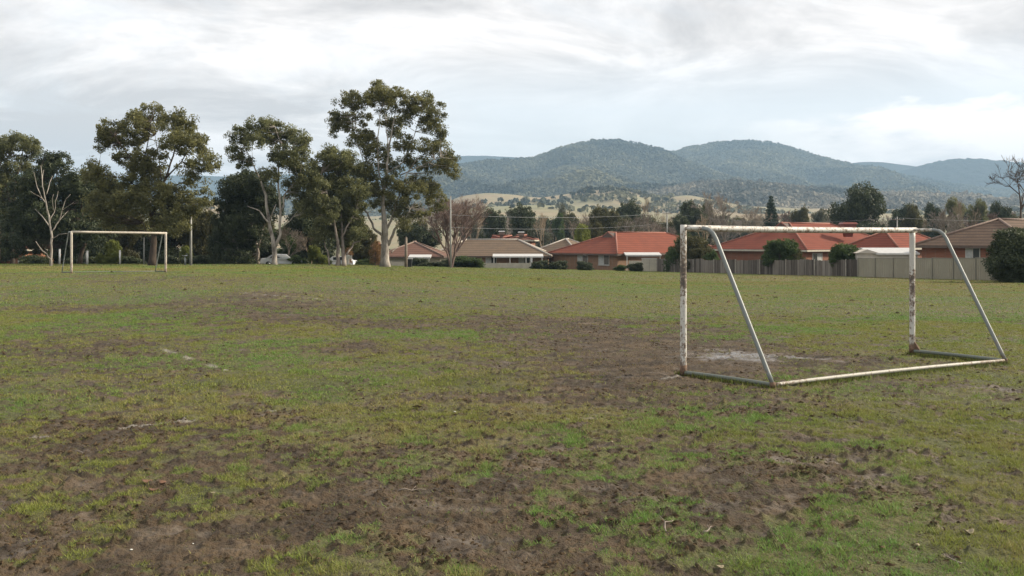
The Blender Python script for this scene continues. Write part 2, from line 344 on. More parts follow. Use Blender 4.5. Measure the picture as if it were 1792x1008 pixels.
def field_masks(x, y):
    z = gz(x, y); px, py = screen(x, y, z)
    ok = (y > 1.0)
    warp1 = fbm(x, y, 0.35, 4, 3) - 0.5; warp2 = fbm(x, y, 0.35, 4, 31) - 0.5
    k = np.clip((py - HZ) / 200, 0.15, 3.0)
    qx = px + warp1 * 260; qy = py + warp2 * 90 * k
    def acc(L):
        t = np.zeros_like(px)
        for cx_, cy_, rx, ry, s in L:
            r2 = ((qx - cx_) / rx) ** 2 + ((qy - cy_) / ry) ** 2
            t = t + s * np.exp(-r2 * 1.1)
        return np.where(ok, t, 0.3)
    mud = acc(MUDS); wet = acc(WETS); dry = acc(DRYS)
    nA = fbm(x, y, 0.6, 5, 5); nB = fbm(x, y, 3.0, 4, 11); nC = fbm(x, y, 9.0, 3, 13)
    near = 1 - ss(7, 20, y)
    m = mud * 0.60 - 0.04 + (nA - 0.5) * 0.75 + (nB - 0.5) * 1.15 + (nC - 0.5) * 1.5 + 0.06 + 0.24 * near * (1 - 0.75 * ss(1200, 1750, px))
    far = ss(20, 45, y)
    m = ss(0.26, 0.66, m) * (1 - far) + ss(0.15, 0.95, m) * far
    wv = np.clip(wet * 1.0 + (nB - 0.5) * 1.3 + (nC - 0.5) * 1.1 - 0.22, 0, 1) * ss(0.2, 0.6, m + 0.25 * wet)
    dv = np.clip(dry * 0.8 + (nA - 0.5) * 0.8 + (fbm(x, y, 2.2, 4, 23) - 0.5) * 1.3 + 0.22, 0, 1)
    ch = np.zeros_like(px)
    for L in CHALK:
        for (ax, ay), (bx, by) in zip(L[:-1], L[1:]):
            a = GP(ax, ay); b = GP(bx, by); dx, dy = b.x - a.x, b.y - a.y; l2 = dx * dx + dy * dy
            t = np.clip(((x - a.x) * dx + (y - a.y) * dy) / l2, 0, 1)
            dd = np.hypot(x - a.x - t * dx, y - a.y - t * dy)
            ch = np.maximum(ch, 1 - ss(0.015, 0.05 + 0.0022 * y, dd))
    ch = ch * ss(0.40, 0.56, fbm(x, y, 2.5, 4, 41)) 
    return m, wv, dv, ch
def relief(x, y, m):
    r = np.hypot(x, y); f = 1 - ss(26, 60, r)
    n1 = fbm(x, y, 2.2, 4, 51) - 0.5; n2 = fbm(x, y, 12.0, 3, 57); n3 = fbm(x, y, 19.0, 3, 61)
    clod = np.maximum(n2 - 0.52, 0) * 0.15 + np.maximum(n3 - 0.52, 0) * 0.085
    dent = -np.maximum(0.42 - n2, 0) * 0.13
    churn = 1.25 * np.clip(0.40 + 1.1 * (1 - np.abs(m - 0.55) * 1.6), 0.25, 1.3)
    return f * (n1 * 0.028 + 0.55 * (clod + dent) * churn) + 0.25 * (fbm(x, y, 0.05, 2, 71) - 0.5) * ss(6, 30, r) * 0.5
def ground_z(x, y):
    m = field_masks(x, y)[0]; return gz(x, y) + relief(x, y, m)

# polar sheet, fine in front of the camera, running out to the horizon
th = np.concatenate([np.linspace(-180, -44, 24)[:-1], np.linspace(-44, 44, 1250), np.linspace(44, 180, 24)[1:-1]])
th = np.radians(th)
rows = [0.6, 1.2, 1.8, 2.4, 3.0, 3.4, 3.7]
r = 3.95
while r < 70: rows.append(r); r += min(r * r * 0.62 / (967 * EYE), 0.6) + 0.004
while r < 7200: rows.append(r); r *= 1.035
R = np.array(rows); nr, na = len(R), len(th)
X = np.outer(R, np.sin(th)).ravel(); Y = np.outer(R, np.cos(th)).ravel()
m_, wv_, dv_, ch_ = field_masks(X, Y)
Z = gz(X, Y) + relief(X, Y, m_)
idx = np.arange(nr * na).reshape(nr, na); nx = np.roll(idx, -1, 1)
quads = np.stack([idx[:-1].ravel(), nx[:-1].ravel(), nx[1:].ravel(), idx[1:].ravel()], 1)[:, ::-1]
V = np.stack([X, Y, Z], 1)
# close the middle with one extra ring collapsed near the camera foot (degenerate free: tiny ring)
me = np_mesh('ground', V, quads[:, ::-1], True, {'mud': m_, 'wet': wv_, 'dry': dv_, 'chalk': ch_})
gm, nt, bs = new_mat('muddy_turf'); co = objco(nt)
mud = attr(nt, 'mud'); wet = attr(nt, 'wet'); dry = attr(nt, 'dry'); chalk = attr(nt, 'chalk')
a1 = noise(nt, co, 14, 5, 0.65); a2 = noise(nt, co, 1.1, 5, 0.6); a3 = noise(nt, co, 55, 3, 0.6); a4 = noise(nt, co, 0.22, 4, 0.6)
grass = mixc(nt, ramp(nt, a2, [(0.3, 0), (0.7, 1)]), (0.075, 0.080, 0.020), (0.115, 0.100, 0.032))
grass = mixc(nt, ramp(nt, a4, [(0.35, 0), (0.65, 0.7)]), grass, (0.070, 0.095, 0.026))
grass = mixc(nt, math_(nt, 'MULTIPLY', dry, 0.75), grass, (0.16, 0.13, 0.065))
grass = mixc(nt, ramp(nt, a1, [(0.30, 0.75), (0.55, 0.0)]), grass, (0.026, 0.024, 0.012))
mudc = mixc(nt, ramp(nt, a2, [(0.3, 0), (0.7, 1)]), (0.048, 0.030, 0.014), (0.110, 0.074, 0.041))
mudc = mixc(nt, ramp(nt, a1, [(0.30, 0.7), (0.46, 0.0)]), mudc, (0.032, 0.022, 0.015))
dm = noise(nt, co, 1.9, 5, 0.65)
mudc = mixc(nt, ramp(nt, dm, [(0.42, 0.75), (0.58, 0.0)]), mudc, (0.026, 0.016, 0.008))  # shadow mottling and damp soil, both put into the mud colour as darker patches
mudc = mixc(nt, wet, mudc, (0.115, 0.090, 0.066))
sp = nd(nt, 'ShaderNodeTexVoronoi'); sp.inputs['Scale'].default_value = 0.75; nt.links.new(mapping(nt, co, (1, 0.5, 1)), sp.inputs['Vector'])
spot = ramp(nt, math_(nt, 'ADD', sp.outputs['Distance'], math_(nt, 'MULTIPLY', math_(nt, 'SUBTRACT', a1, 0.5), 0.25)), [(0.06, 0.9), (0.14, 0.0)])
f = math_(nt, 'ADD', mud, math_(nt, 'MULTIPLY', math_(nt, 'SUBTRACT', a1, 0.5), 1.3), clamp=True)
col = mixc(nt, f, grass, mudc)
col = mixc(nt, math_(nt, 'MULTIPLY', spot, 0.8), col, (0.035, 0.028, 0.016))
col = mixc(nt, math_(nt, 'MULTIPLY', chalk, 0.42), col, (0.42, 0.40, 0.36))
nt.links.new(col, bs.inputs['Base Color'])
rg = math_(nt, 'SUBTRACT', 0.92, math_(nt, 'MULTIPLY', wet, 0.70)); nt.links.new(rg, bs.inputs['Roughness'])
bs.inputs['Specular IOR Level'].default_value = 0.45
bump(nt, bs, math_(nt, 'MULTIPLY', math_(nt, 'ADD', a1, math_(nt, 'MULTIPLY', a3, 0.5)), math_(nt, 'SUBTRACT', 1.0, math_(nt, 'MULTIPLY', wet, 0.93))), 1.0, 0.045)
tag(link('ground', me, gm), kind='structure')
# small disc under the camera foot
mb = MB(); mb.add([(0.62 * sin(t), 0.62 * cos(t), -0.02) for t in np.linspace(0, 2 * pi, 24, endpoint=False)], [tuple(range(23, -1, -1))])
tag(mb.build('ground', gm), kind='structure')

# grass blades (nobody could count them)
def blades(name, r0, r1, n, hh, ww, thr, seed, umax=0.60):
    g = np.random.default_rng(seed)
    d = np.sqrt(g.random(n) * (r1 * r1 - r0 * r0) + r0 * r0); sx_ = g.random(n) * 2 - 1; x = sx_ * (0.57 * d + 5); y = d
    m, wv, dv, ch = field_masks(x, y)
    tuft = 0.45 * fbm(x, y, 3.5, 2, 91) + 0.55 * fbm(x, y, 10.0, 2, 97); green = fbm(x, y, 0.45, 4, 93)
    p = (ss(r0 - 0.01, r0 * 1.30, y) if r0 > 5 else 1) * ((1 - ss(r1 * 0.78, r1, y)) if r1 < 100 else 1) * (1 - ss(0.9, 1.0, np.abs(sx_))) * np.clip(1.15 - m * thr, 0.16, 1) * ss(0.40, 0.58, tuft + 0.10 * (1 - m)) * (1 - 0.8 * wv) * (1 - 0.9 * ch)
    k = g.random(n) < p
    x, y, m, dv, tuft, green = x[k], y[k], m[k], dv[k], tuft[k], green[k]; n = len(x)
    z = gz(x, y) + relief(x, y, m) - 0.004
    lit = g.random(n) < (0.14 + 0.62 * m)
    h = hh * np.where(lit, 0.62, 1.0) * (0.35 + 0.9 * g.random(n)) * (0.6 + 0.9 * ss(0.45, 0.75, tuft)) * (1 - 0.35 * m); w = ww * (0.6 + 0.7 * g.random(n))
    a = g.random(n) * 2 * pi; lean = h * (0.3 + 1.1 * g.random(n)); b = g.random(n) * 2 * pi
    dx, dy = np.cos(a) * w, np.sin(a) * w
    V = np.empty((n, 3, 3), np.float32)
    V[:, 0] = np.stack([x - dx, y - dy, z], 1); V[:, 1] = np.stack([x + dx, y + dy, z], 1)
    V[:, 2] = np.stack([x + np.cos(b) * lean, y + np.sin(b) * lean, z + h], 1)
    straw = np.clip(dv * 0.9 + 0.45 * m + (g.random(n) - 0.5) * 0.9 - 0.08, 0, 1)
    lush = np.clip(ss(0.42, 0.66, green) + (g.random(n) - 0.5) * 0.6, 0, 1)
    me = np_mesh(name, V.reshape(-1, 3), np.arange(3 * n).reshape(-1, 3), False, {'straw': np.repeat(straw, 3), 'lush': np.repeat(lush, 3), 'dead': np.repeat(lit * (0.72 + 0.28 * g.random(n)), 3)})
    return me
bm_, nt, bs = new_mat('grass_blade')
c = mixc(nt, attr(nt, 'lush'), (0.225, 0.248, 0.050), (0.140, 0.275, 0.052))
c = mixc(nt, attr(nt, 'straw'), c, (0.30, 0.235, 0.10))
c = mixc(nt, attr(nt, 'dead'), c, (0.034, 0.025, 0.012))
nt.links.new(c, bs.inputs['Base Color']); bs.inputs['Roughness'].default_value = 0.6; bs.inputs['Specular IOR Level'].default_value = 0.3
tr = nd(nt, 'ShaderNodeBsdfTranslucent'); nt.links.new(c, tr.inputs[0]); mx = nd(nt, 'ShaderNodeMixShader'); mx.inputs[0].default_value = 0.3
nt.links.new(bs.outputs[0], mx.inputs[1]); nt.links.new(tr.outputs[0], mx.inputs[2]); nt.links.new(mx.outputs[0], nt.nodes['Material Output'].inputs[0])
for nm, me in (('near', blades('grass', 3.4, 12, 1350000, 0.034, 0.0028, 1.02, 1)),
               ('mid', blades('grass', 9, 30, 1900000, 0.034, 0.0055, 1.03, 2)),
               ('far', blades('grass', 23, 80, 1050000, 0.035, 0.016, 0.98, 3)), ('back', blades('grass', 54, 136, 560000, 0.045, 0.032, 0.9, 4))):
    tag(link('grass', me, bm_), {'near': 'short patchy green and straw grass among the mud nearest the camera', 'mid': 'worn green and straw grass of the middle of the field', 'far': 'short grass of the far half of the field', 'back': 'grass running up to the trees, hedges and fences at the far edge'}[nm], 'grass', kind='stuff')

# crumbs and clods of kicked-up soil
def clods(r0, r1, n, smin, smax, seed, label, umax=0.6):
    g = np.random.default_rng(seed); d = np.sqrt(g.random(n) * (r1 * r1 - r0 * r0) + r0 * r0); x = (g.random(n) * 2 - 1) * (0.57 * d + 5); y = d
    m, wv, dv, ch = field_masks(x, y); cl = fbm(x, y, 1.3, 3, 77) * 0.6 + fbm(x, y, 5.0, 2, 78) * 0.4
    k = g.random(n) < (0.12 + 0.95 * (1 - np.abs(m - 0.6) * 1.4).clip(0, 1)) * ss(0.36, 0.66, cl); x, y, m = x[k], y[k], m[k]; n = len(x)
    z = gz(x, y) + relief(x, y, m); sz = smin + (smax - smin) * g.random(n) ** 6.0
    base = np.array([(1, 0, 0), (0.3, 0.95, 0), (-0.8, 0.6, 0), (-0.8, -0.6, 0), (0.3, -0.95, 0), (0.15, 0.2, 0.75), (-0.35, -0.1, 0.6)])
    fc = np.array([(0, 1, 5), (1, 2, 5), (2, 6, 5), (2, 3, 6), (3, 4, 6), (4, 5, 6), (4, 0, 5)])
    V = base[None] * (0.6 + 0.8 * g.random((n, 7, 1))) + g.normal(size=(n, 7, 3)) * 0.16
    V[:, :, 0] *= (1.0 + 0.8 * g.random(n))[:, None]; a = g.random(n) * 6.28; ca, sa = np.cos(a)[:, None], np.sin(a)[:, None]
    X_ = V[:, :, 0] * ca - V[:, :, 1] * sa; Y_ = V[:, :, 0] * sa + V[:, :, 1] * ca
    out = np.stack([X_ * sz[:, None] + x[:, None], Y_ * sz[:, None] + y[:, None], V[:, :, 2] * sz[:, None] * 0.8 + z[:, None] - 0.003], 2).reshape(-1, 3)
    F_ = (fc[None] + (np.arange(n) * 7)[:, None, None]).reshape(-1, 3)
    tag(link('soil_clods', np_mesh('soil_clods', out, F_, False, {'v': np.repeat(g.random(n), 7)}), M_clod), label, 'soil clods', kind='stuff')
M_clod, nt, bs = new_mat('wet_soil_clod'); nt.links.new(mixc(nt, attr(nt, 'v'), (0.026, 0.018, 0.010), (0.10, 0.070, 0.042)), bs.inputs['Base Color']); bs.inputs['Roughness'].default_value = 1.0; bs.inputs['Specular IOR Level'].default_value = 0.08
clods(3.4, 11, 480000, 0.0025, 0.020, 1, 'dark crumbs of churned soil on the mud nearest the camera')
clods(11, 28, 230000, 0.005, 0.030, 2, 'dark clods of churned soil in the middle of the field')
clods(28, 95, 30000, 0.012, 0.09, 3, 'dark soil clods and divots dotted over the far grass')

# ------------------------------------------------------------------ hills
def hill(name, d, depth, prof, rough_amp, mat, foot=-8.0, seed=0, nu=520, nv=60, canopy=0.0, front_pow=0.8, spur=0.12):
    px = np.linspace(prof[0][0], prof[-1][0], nu); pp = np.array(prof, float)
    t = np.arange(nu); py = np.interp(px, pp[:, 0], pp[:, 1])
    ker = np.hanning(max(3, nu // 40)); ker /= ker.sum(); pad = len(ker) // 2
    py = np.convolve(np.pad(py, pad, mode='edge'), ker, 'same')[pad:pad + nu]
    H = (HZ - py) / F * d + EYE
    v = np.linspace(0, 1.35, nv)
    U, Vv = np.meshgrid((px - 896) / F, v)
    dist = d - depth * (1 - Vv); Xh = U * d * (0.35 + 0.65 * dist / d); Yh = dist
    sh = np.where(Vv <= 1, np.clip(Vv, 0, 1) ** front_pow * (1 - 0.0 * Vv), 1 - (Vv - 1) * 1.5)
    sp_ = (np.abs(fbm(Xh, Yh * 0.35, 3.2 / depth, 4, seed) - 0.5) * 2) ** 0.8
    fade = np.sin(np.clip(Vv, 0, 1) * pi) ** 0.8
    Zh = foot + (H[None, :] - foot) * sh - spur * (H[None, :] - foot) * sp_ * fade * 1.4 + spur * 0.3 * (H[None, :] - foot) * fade
    Zh += rough_amp * (fbm(Xh, Yh, 6.0 / depth, 5, seed + 9) - 0.5) * fade
    if canopy: Zh += canopy * (vnoise(Xh / (canopy * 1.6), Yh / (canopy * 1.6), seed + 3) - 0.3) * ss(0.02, 0.15, Vv)
    V_ = np.stack([Xh.ravel(), Yh.ravel(), Zh.ravel()], 1); I = np.arange(nu * nv).reshape(nv, nu)
    Q = np.stack([I[:-1, :-1].ravel(), I[:-1, 1:].ravel(), I[1:, 1:].ravel(), I[1:, :-1].ravel()], 1)
    HILLS.append((Xh, Yh, Zh))
    return tag(link(name, np_mesh(name, V_, Q, True), mat), kind='structure')
HILLS = []
def forest(name, a, b, c, sc, pale=(0.2, 0.18, 0.12), palef=0.0):
    m, nt, bs = new_mat(name); co = objco(nt)
    n = noise(nt, co, sc, 6, 0.7); k = noise(nt, co, sc * 0.12, 5, 0.6); fz = noise(nt, co, sc * 0.03, 4, 0.55)
    c_ = mixc(nt, ramp(nt, n, [(0.38, 0), (0.62, 1)]), a, b)
    c_ = mixc(nt, ramp(nt, k, [(0.45, 0), (0.7, 0.8)]), c_, c)  # sunlit patches put into the forest colour as broad paler areas
    if palef: c_ = mixc(nt, ramp(nt, fz, [(0.5, 0), (0.6, palef)]), c_, pale)
    nt.links.new(c_, bs.inputs['Base Color']); bs.inputs['Roughness'].default_value = 0.95; bs.inputs['Specular IOR Level'].default_value = 0.1
    bump(nt, bs, n, 1.0, 0.25 / sc * 4); return m
fm_main = forest('eucalypt_forest', (0.022, 0.036, 0.028), (0.11, 0.12, 0.085), (0.17, 0.165, 0.115), 0.035)
fm_low = forest('foothill_woodland', (0.045, 0.055, 0.040), (0.16, 0.145, 0.11), (0.20, 0.17, 0.13), 0.05, palef=0.4, pale=(0.26, 0.22, 0.16))
fm_haze_blue = forest('haze_blue_forest', (0.022, 0.036, 0.040), (0.05, 0.065, 0.065), (0.06, 0.075, 0.07), 0.022)  # blue of the distance haze painted into the forest colour, besides the haze volume
hill('hills', 5300, 1000, [(-900, 330), (-300, 318), (0, 300), (200, 312), (330, 305), (420, 309), (560, 300), (700, 285), (780, 272), (830, 271), (880, 272), (945, 277), (1100, 300), (1250, 320), (1400, 305), (1475, 286), (1510, 281), (1560, 284), (1620, 292), (1750, 300), (2100, 300), (2700, 320)], 60, fm_haze_blue, seed=1)
hill('hills', 4900, 1200, [(1400, 372), (1480, 340), (1540, 312), (1590, 295), (1640, 281), (1690, 276), (1740, 279), (1792, 284), (1900, 290), (2100, 270), (2500, 300), (2800, 340)], 50, fm_haze_blue, seed=2, canopy=9)
hill('hills', 4300, 2000, [(1000, 330), (1100, 300), (1160, 275), (1200, 261), (1250, 251), (1310, 248), (1350, 251), (1400, 264), (1450, 280), (1500, 294), (1560, 306), (1640, 318), (1720, 330), (1800, 340), (2000, 352), (2500, 372)], 70, fm_main, seed=3, canopy=11, spur=0.42)
hill('hills', 3400, 1600, [(300, 372), (500, 352), (650, 330), (760, 300), (800, 291), (860, 289), (930, 281), (960, 270), (990, 259), (1030, 249), (1080, 247), (1120, 254), (1160, 264), (1200, 284), (1260, 307), (1330, 326), (1400, 343), (1470, 356), (1560, 366), (1700, 376)], 60, fm_main, seed=14, canopy=9, spur=0.42, nu=620, nv=90)
hill('hills', 2100, 800, [(900, 374), (1000, 362), (1080, 345), (1150, 333), (1220, 322), (1290, 319), (1350, 325), (1420, 331), (1500, 338), (1600, 340), (1700, 342), (1800, 348), (2000, 350), (2500, 366)], 20, fm_low, seed=5, canopy=8, nu=900, nv=90, spur=0.14)
pm, nt, bs = new_mat('dry_pasture'); co = objco(nt)
k = noise(nt, co, 0.006, 5, 0.6); k2 = noise(nt, mapping(nt, co, (1, 1, 3)), 0.05, 5, 0.7)
c = mixc(nt, ramp(nt, k, [(0.4, 0), (0.6, 1)]), (0.27, 0.205, 0.12), (0.20, 0.195, 0.10))
c = mixc(nt, ramp(nt, k2, [(0.35, 0.4), (0.55, 0)]), c, (0.13, 0.115, 0.07))
nt.links.new(c, bs.inputs['Base Color']); bs.inputs['Roughness'].default_value = 0.95
hill('hills', 1500, 500, [(-200, 368), (100, 352), (300, 352), (375, 349), (430, 374), (600, 380), (740, 374), (800, 343), (850, 336), (900, 340), (940, 346), (1000, 337), (1040, 331), (1075, 329), (1110, 337), (1150, 347), (1200, 340), (1240, 348), (1300, 360), (1400, 364), (1600, 366), (1800, 368), (2200, 372)], 5, pm, seed=6, nu=500, spur=0.10)
hill('hills', 1050, 400, [(300, 385), (500, 390), (720, 382), (800, 366), (860, 361), (930, 358), (990, 360), (1060, 364), (1150, 372), (1300, 374), (1500, 372), (1700, 376), (2000, 384)], 3, pm, seed=7, nu=400, spur=0.05)

# tree cover on the slopes: far too many to count
def slope_wood(i, n, rad, per, mat, label, seed, vmin=0.05, thr=0.0, top=1.06, nsc=0.004):
    Xh, Yh, Zh = HILLS[i]; nv, nu = Xh.shape; g = np.random.default_rng(seed)
    a = (vmin + (top - vmin) * g.random(n)) / 1.35 * (nv - 1); b = g.random(n) * (nu - 1.001)
    i0 = np.minimum(a.astype(int), nv - 2); j0 = b.astype(int); fa = a - i0; fb = b - j0
    def bl(A): return (A[i0, j0] * (1 - fa) + A[i0 + 1, j0] * fa) * (1 - fb) + (A[i0, j0 + 1] * (1 - fa) + A[i0 + 1, j0 + 1] * fa) * fb
    x, y, z = bl(Xh), bl(Yh), bl(Zh)
    k = fbm(x, y, nsc, 4, seed) + 0.12 * (g.random(n) - 0.5) > thr; px = 896 + F * x / y
    k &= (px > -250) & (px < 2050); x, y, z = x[k], y[k], z[k]; m = len(x)
    R_ = rad * (0.6 + 0.8 * g.random(m)); C = np.repeat(np.stack([x, y, z + R_ * 0.5], 1), per, 0); RR = np.repeat(R_, per); q = g.normal(size=(len(C), 3)); q /= np.linalg.norm(q, axis=1)[:, None]; q[:, 2] = np.abs(q[:, 2])
    pos = C + q * (RR * 0.8)[:, None]; ax = g.normal(size=q.shape); ax -= q * (ax * q).sum(1)[:, None] * 0.8; ax /= np.linalg.norm(ax, axis=1)[:, None]; bx = np.cross(ax, q + 0.3 * g.normal(size=q.shape)); bx /= np.linalg.norm(bx, axis=1)[:, None]
    L = (RR * 0.75)[:, None]; Vv = np.stack([pos - ax * L, pos + bx * L * 0.8, pos + ax * L, pos - bx * L * 0.8], 1).reshape(-1, 3)
    cl = fbm(x, y, nsc * 1.5, 3, seed + 5)
    tone = np.clip(np.repeat(0.30 + 0.35 * g.random(m) + (cl - 0.5) * 1.9, per), 0, 1)
    tag(link('hill_woodland', np_mesh('hill_woodland', Vv, np.arange(len(Vv)).reshape(-1, 4), False, {'v': np.repeat(tone, 4)}), mat), label, 'woodland', kind='stuff')
M['slope_leaf'] = leafmat('slope_leaf', (0.016, 0.028, 0.016), (0.19, 0.18, 0.095), 0.8, 0.1)
M['slope_leaf_pale'] = leafmat('slope_leaf_pale', (0.035, 0.045, 0.030), (0.30, 0.26, 0.19), 0.8, 0.1)
slope_wood(2, 52000, 5.6, 5, M['slope_leaf'], 'eucalypt forest covering the right rounded hill', 61)
slope_wood(3, 66000, 4.8, 5, M['slope_leaf'], 'eucalypt forest covering the left rounded hill with the flat top', 62)
slope_wood(4, 20000, 4.0, 6, M['slope_leaf_pale'], 'pale patchy woodland on the low foothill below the hills', 63, thr=0.40)
slope_wood(5, 5200, 3.6, 8, M['slope_leaf'], 'scattered clumps of trees on the upper dry pasture', 64, thr=0.60, vmin=0.3, nsc=0.006)
slope_wood(6, 1100, 3.2, 8, M['slope_leaf'], 'scattered tree clumps on the lower dry pasture', 65, thr=0.64, vmin=0.4, nsc=0.008)

# ------------------------------------------------------------------ trees
def leaf_cloud(centers, radii, per, size, droop=0.6, seed=0, flat=0.8, aspect=0.42):
    g = np.random.default_rng(seed); C = np.repeat(np.asarray(centers, float), per, 0); Rr = np.repeat(np.asarray(radii, float), per)
    n = len(C); q = g.normal(size=(n, 3)); q /= np.linalg.norm(q, axis=1)[:, None]
    rr = Rr * g.random(n) ** 0.45
    pos = C + q * rr[:, None] * np.array([1, 1, flat])
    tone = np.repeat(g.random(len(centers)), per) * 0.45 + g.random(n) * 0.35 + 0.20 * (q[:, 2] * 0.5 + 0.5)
    ax = g.normal(size=(n, 3)); ax[:, 2] = ax[:, 2] * 0.8 - droop; ax /= np.linalg.norm(ax, axis=1)[:, None]
    bx = np.cross(ax, g.normal(size=(n, 3))); bx /= np.linalg.norm(bx, axis=1)[:, None] + 1e-9
    L = (size * (0.6 + 0.8 * g.random(n)))[:, None]
    Vv = np.empty((n, 4, 3)); Vv[:, 0] = pos - ax * L; Vv[:, 1] = pos + bx * L * aspect - ax * L * 0.1; Vv[:, 2] = pos + ax * L; Vv[:, 3] = pos - bx * L * aspect - ax * L * 0.1
    return Vv.reshape(-1, 3), np.arange(4 * n).reshape(-1, 4), np.repeat(tone, 4)
def crown_obj(name, centers, radii, per, size, mat, parent, seed=0, **k):
    Vv, Fc, t = leaf_cloud(centers, radii, per, size, seed=seed, **k)
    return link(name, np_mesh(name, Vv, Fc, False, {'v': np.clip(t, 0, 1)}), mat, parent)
def bez(a, b, bend, n=4):
    a = Vector(a); b = Vector(b); m = (a + b) / 2 + bend
    return [a * (1 - t) ** 2 + m * 2 * t * (1 - t) + b * t * t for t in [i / n for i in range(n + 1)]]

def px_tree(name, label, cat, d, base, limbs, blobs, leafm, barkm, clump=0.50, per=92, size=0.10, dens=1.3, seed=0, group=None, zoom=None, thick=0.75, twig=0.02, flat=0.8):
    """tree traced at its own distance: limbs and foliage masses get depth of their own"""
    g = np.random.default_rng(seed); sc, ox, oy = zoom
    q = lambda X_, Y_: (ox + X_ / sc, oy + Y_ / sc)
    bx, _ = q(*base); root = G(bx, d, -0.1); e = empty(name, root, label, cat, group)
    mpp = d / F
    nodes = []; tr = MB()
    for L in limbs:
        pts = []; off = (g.random() - 0.5) * 2.5
        k = len(L)
        for i, (X_, Y_, w) in enumerate(L):
            a, b = q(X_, Y_); dd = d + off * (i / max(1, k - 1)) * (0 if L is limbs[0] and i < 2 else 1) * 1.2
            p = P(a, b, dd)
            if L is limbs[0] and i == 0: p = Vector(root)
            pts.append((p - root, w / sc * mpp / 2))
        # smooth a little with extra in-between points
        PP = []; RR = []
        for i in range(len(pts) - 1):
            (p0, r0), (p1, r1) = pts[i], pts[i + 1]
            for t in (0, 0.33, 0.66):
                PP.append(p0.lerp(p1, t) + Vector((g.normal(), g.normal(), 0)) * 0.05 * (t > 0)); RR.append(r0 + (r1 - r0) * t)
        PP.append(pts[-1][0]); RR.append(max(pts[-1][1], 0.015))
        if L is limbs[0]: RR[0] *= 1.35
        tr.tube(PP, RR, 8); nodes += PP[2:]
    C = []; Rd = []
    for bl in blobs:
        X_, Y_, rx, ry = bl[0], bl[1], bl[2] * 1.30, bl[3] * 1.36; dn = bl[4] if len(bl) > 4 else 1.0
        a, b = q(X_, Y_); rxm, rym = rx / sc * mpp, ry / sc * mpp
        od = (g.random() - 0.5) * 2 * thick * 2.2
        c0 = P(a, b, d + od) - root
        n = max(5, int(dens * dn ** 0.6 * 5.4 * rxm * rym / clump ** 2))
        for _ in range(n):
            v = g.normal(size=3); v /= np.linalg.norm(v); rr = g.random() ** 0.4
            C.append((c0.x + v[0] * rxm * rr * 0.95, c0.y + v[1] * (rxm + rym) * 0.5 * thick * rr, c0.z + v[2] * rym * rr * 0.95)); Rd.append(clump * (0.55 + 0.75 * g.random()))
    N = np.array([tuple(p) for p in nodes])
    for c in C[::3]:
        cc = np.array(c); below = N[:, 2] < cc[2] + 0.3
        dd = np.linalg.norm(N - cc, axis=1) + (~below) * 4
        j = int(dd.argmin()); L_ = dd[j]
        if L_ > 7: continue
        tr.tube(bez(N[j], c, Vector((0, 0, -0.10 * L_)) + Vector(g.normal(size=3)) * 0.1 * L_, 3), [twig * (0.8 + L_ * 0.35), twig * 0.8 + 0.01, twig * 0.6, 0.006], 4, False)
    tr.build('trunk', barkm, e, True)
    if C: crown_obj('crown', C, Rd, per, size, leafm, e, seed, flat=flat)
    return e
Z1 = (2.8, 0, 140); Z2 = (2.724, 360, 130)
T = 'tall eucalypts along the far edge of the field'
px_tree('gum_tree', 'tallest gum tree with straight white trunk, crown rising highest above the roofs', 'tree', 98, (855, 915),
  [[(855, 915, 44), (856, 800, 36), (853, 740, 30), (845, 620, 17), (865, 470, 12), (872, 350, 9), (905, 180, 4)],
   [(870, 815, 15), (900, 740, 12), (950, 690, 7), (975, 640, 4)], [(856, 750, 14), (890, 680, 10), (912, 605, 7), (960, 470, 5), (1010, 400, 3)],
   [(843, 770, 13), (800, 735, 11), (770, 660, 9), (690, 590, 5)], [(846, 600, 11), (815, 500, 9), (785, 430, 6), (740, 380, 4), (715, 250, 3), (700, 170, 2)],
   [(852, 590, 10), (825, 470, 7), (820, 300, 5), (840, 150, 3)], [(866, 470, 8), (940, 420, 6), (985, 320, 4), (1030, 180, 3)], [(930, 480, 6), (1060, 420, 4), (1150, 380, 3)],
   [(885, 850, 6), (915, 825, 3)], [(868, 360, 6), (860, 220, 4), (850, 110, 2)]],
  [(860, 110, 95, 60), (820, 90, 45, 40), (700, 130, 70, 42), (650, 215, 52, 48), (620, 260, 26, 42), (735, 300, 62, 38), (1045, 150, 78, 50), (1085, 225, 52, 52), (1110, 290, 28, 34), (885, 240, 58, 46, 0.8),
   (810, 375, 66, 48), (770, 330, 40, 30, .7), (960, 330, 66, 38, .8), (1080, 350, 70, 34, .9), (1150, 440, 44, 46), (1170, 400, 34, 30, .8), (1065, 430, 66, 32, .7), (890, 440, 50, 40, .7), (980, 420, 50, 30, .7),
   (960, 190, 40, 40, .6), (760, 210, 40, 30, .6), (960, 560, 76, 54), (1040, 520, 60, 42), (1095, 600, 52, 42, .9), (930, 650, 50, 40, .9), (1010, 660, 50, 36, .9), (790, 560, 66, 60, .8), (880, 530, 50, 50, .6), (760, 470, 50, 50, .9), (1190, 470, 18, 24, .7), (960, 720, 40, 26, .7), (870, 620, 40, 50, .5)],
  M['gum_leaf_olive'], M['bark_white'], zoom=Z2, seed=11, group=T, dens=0.85)
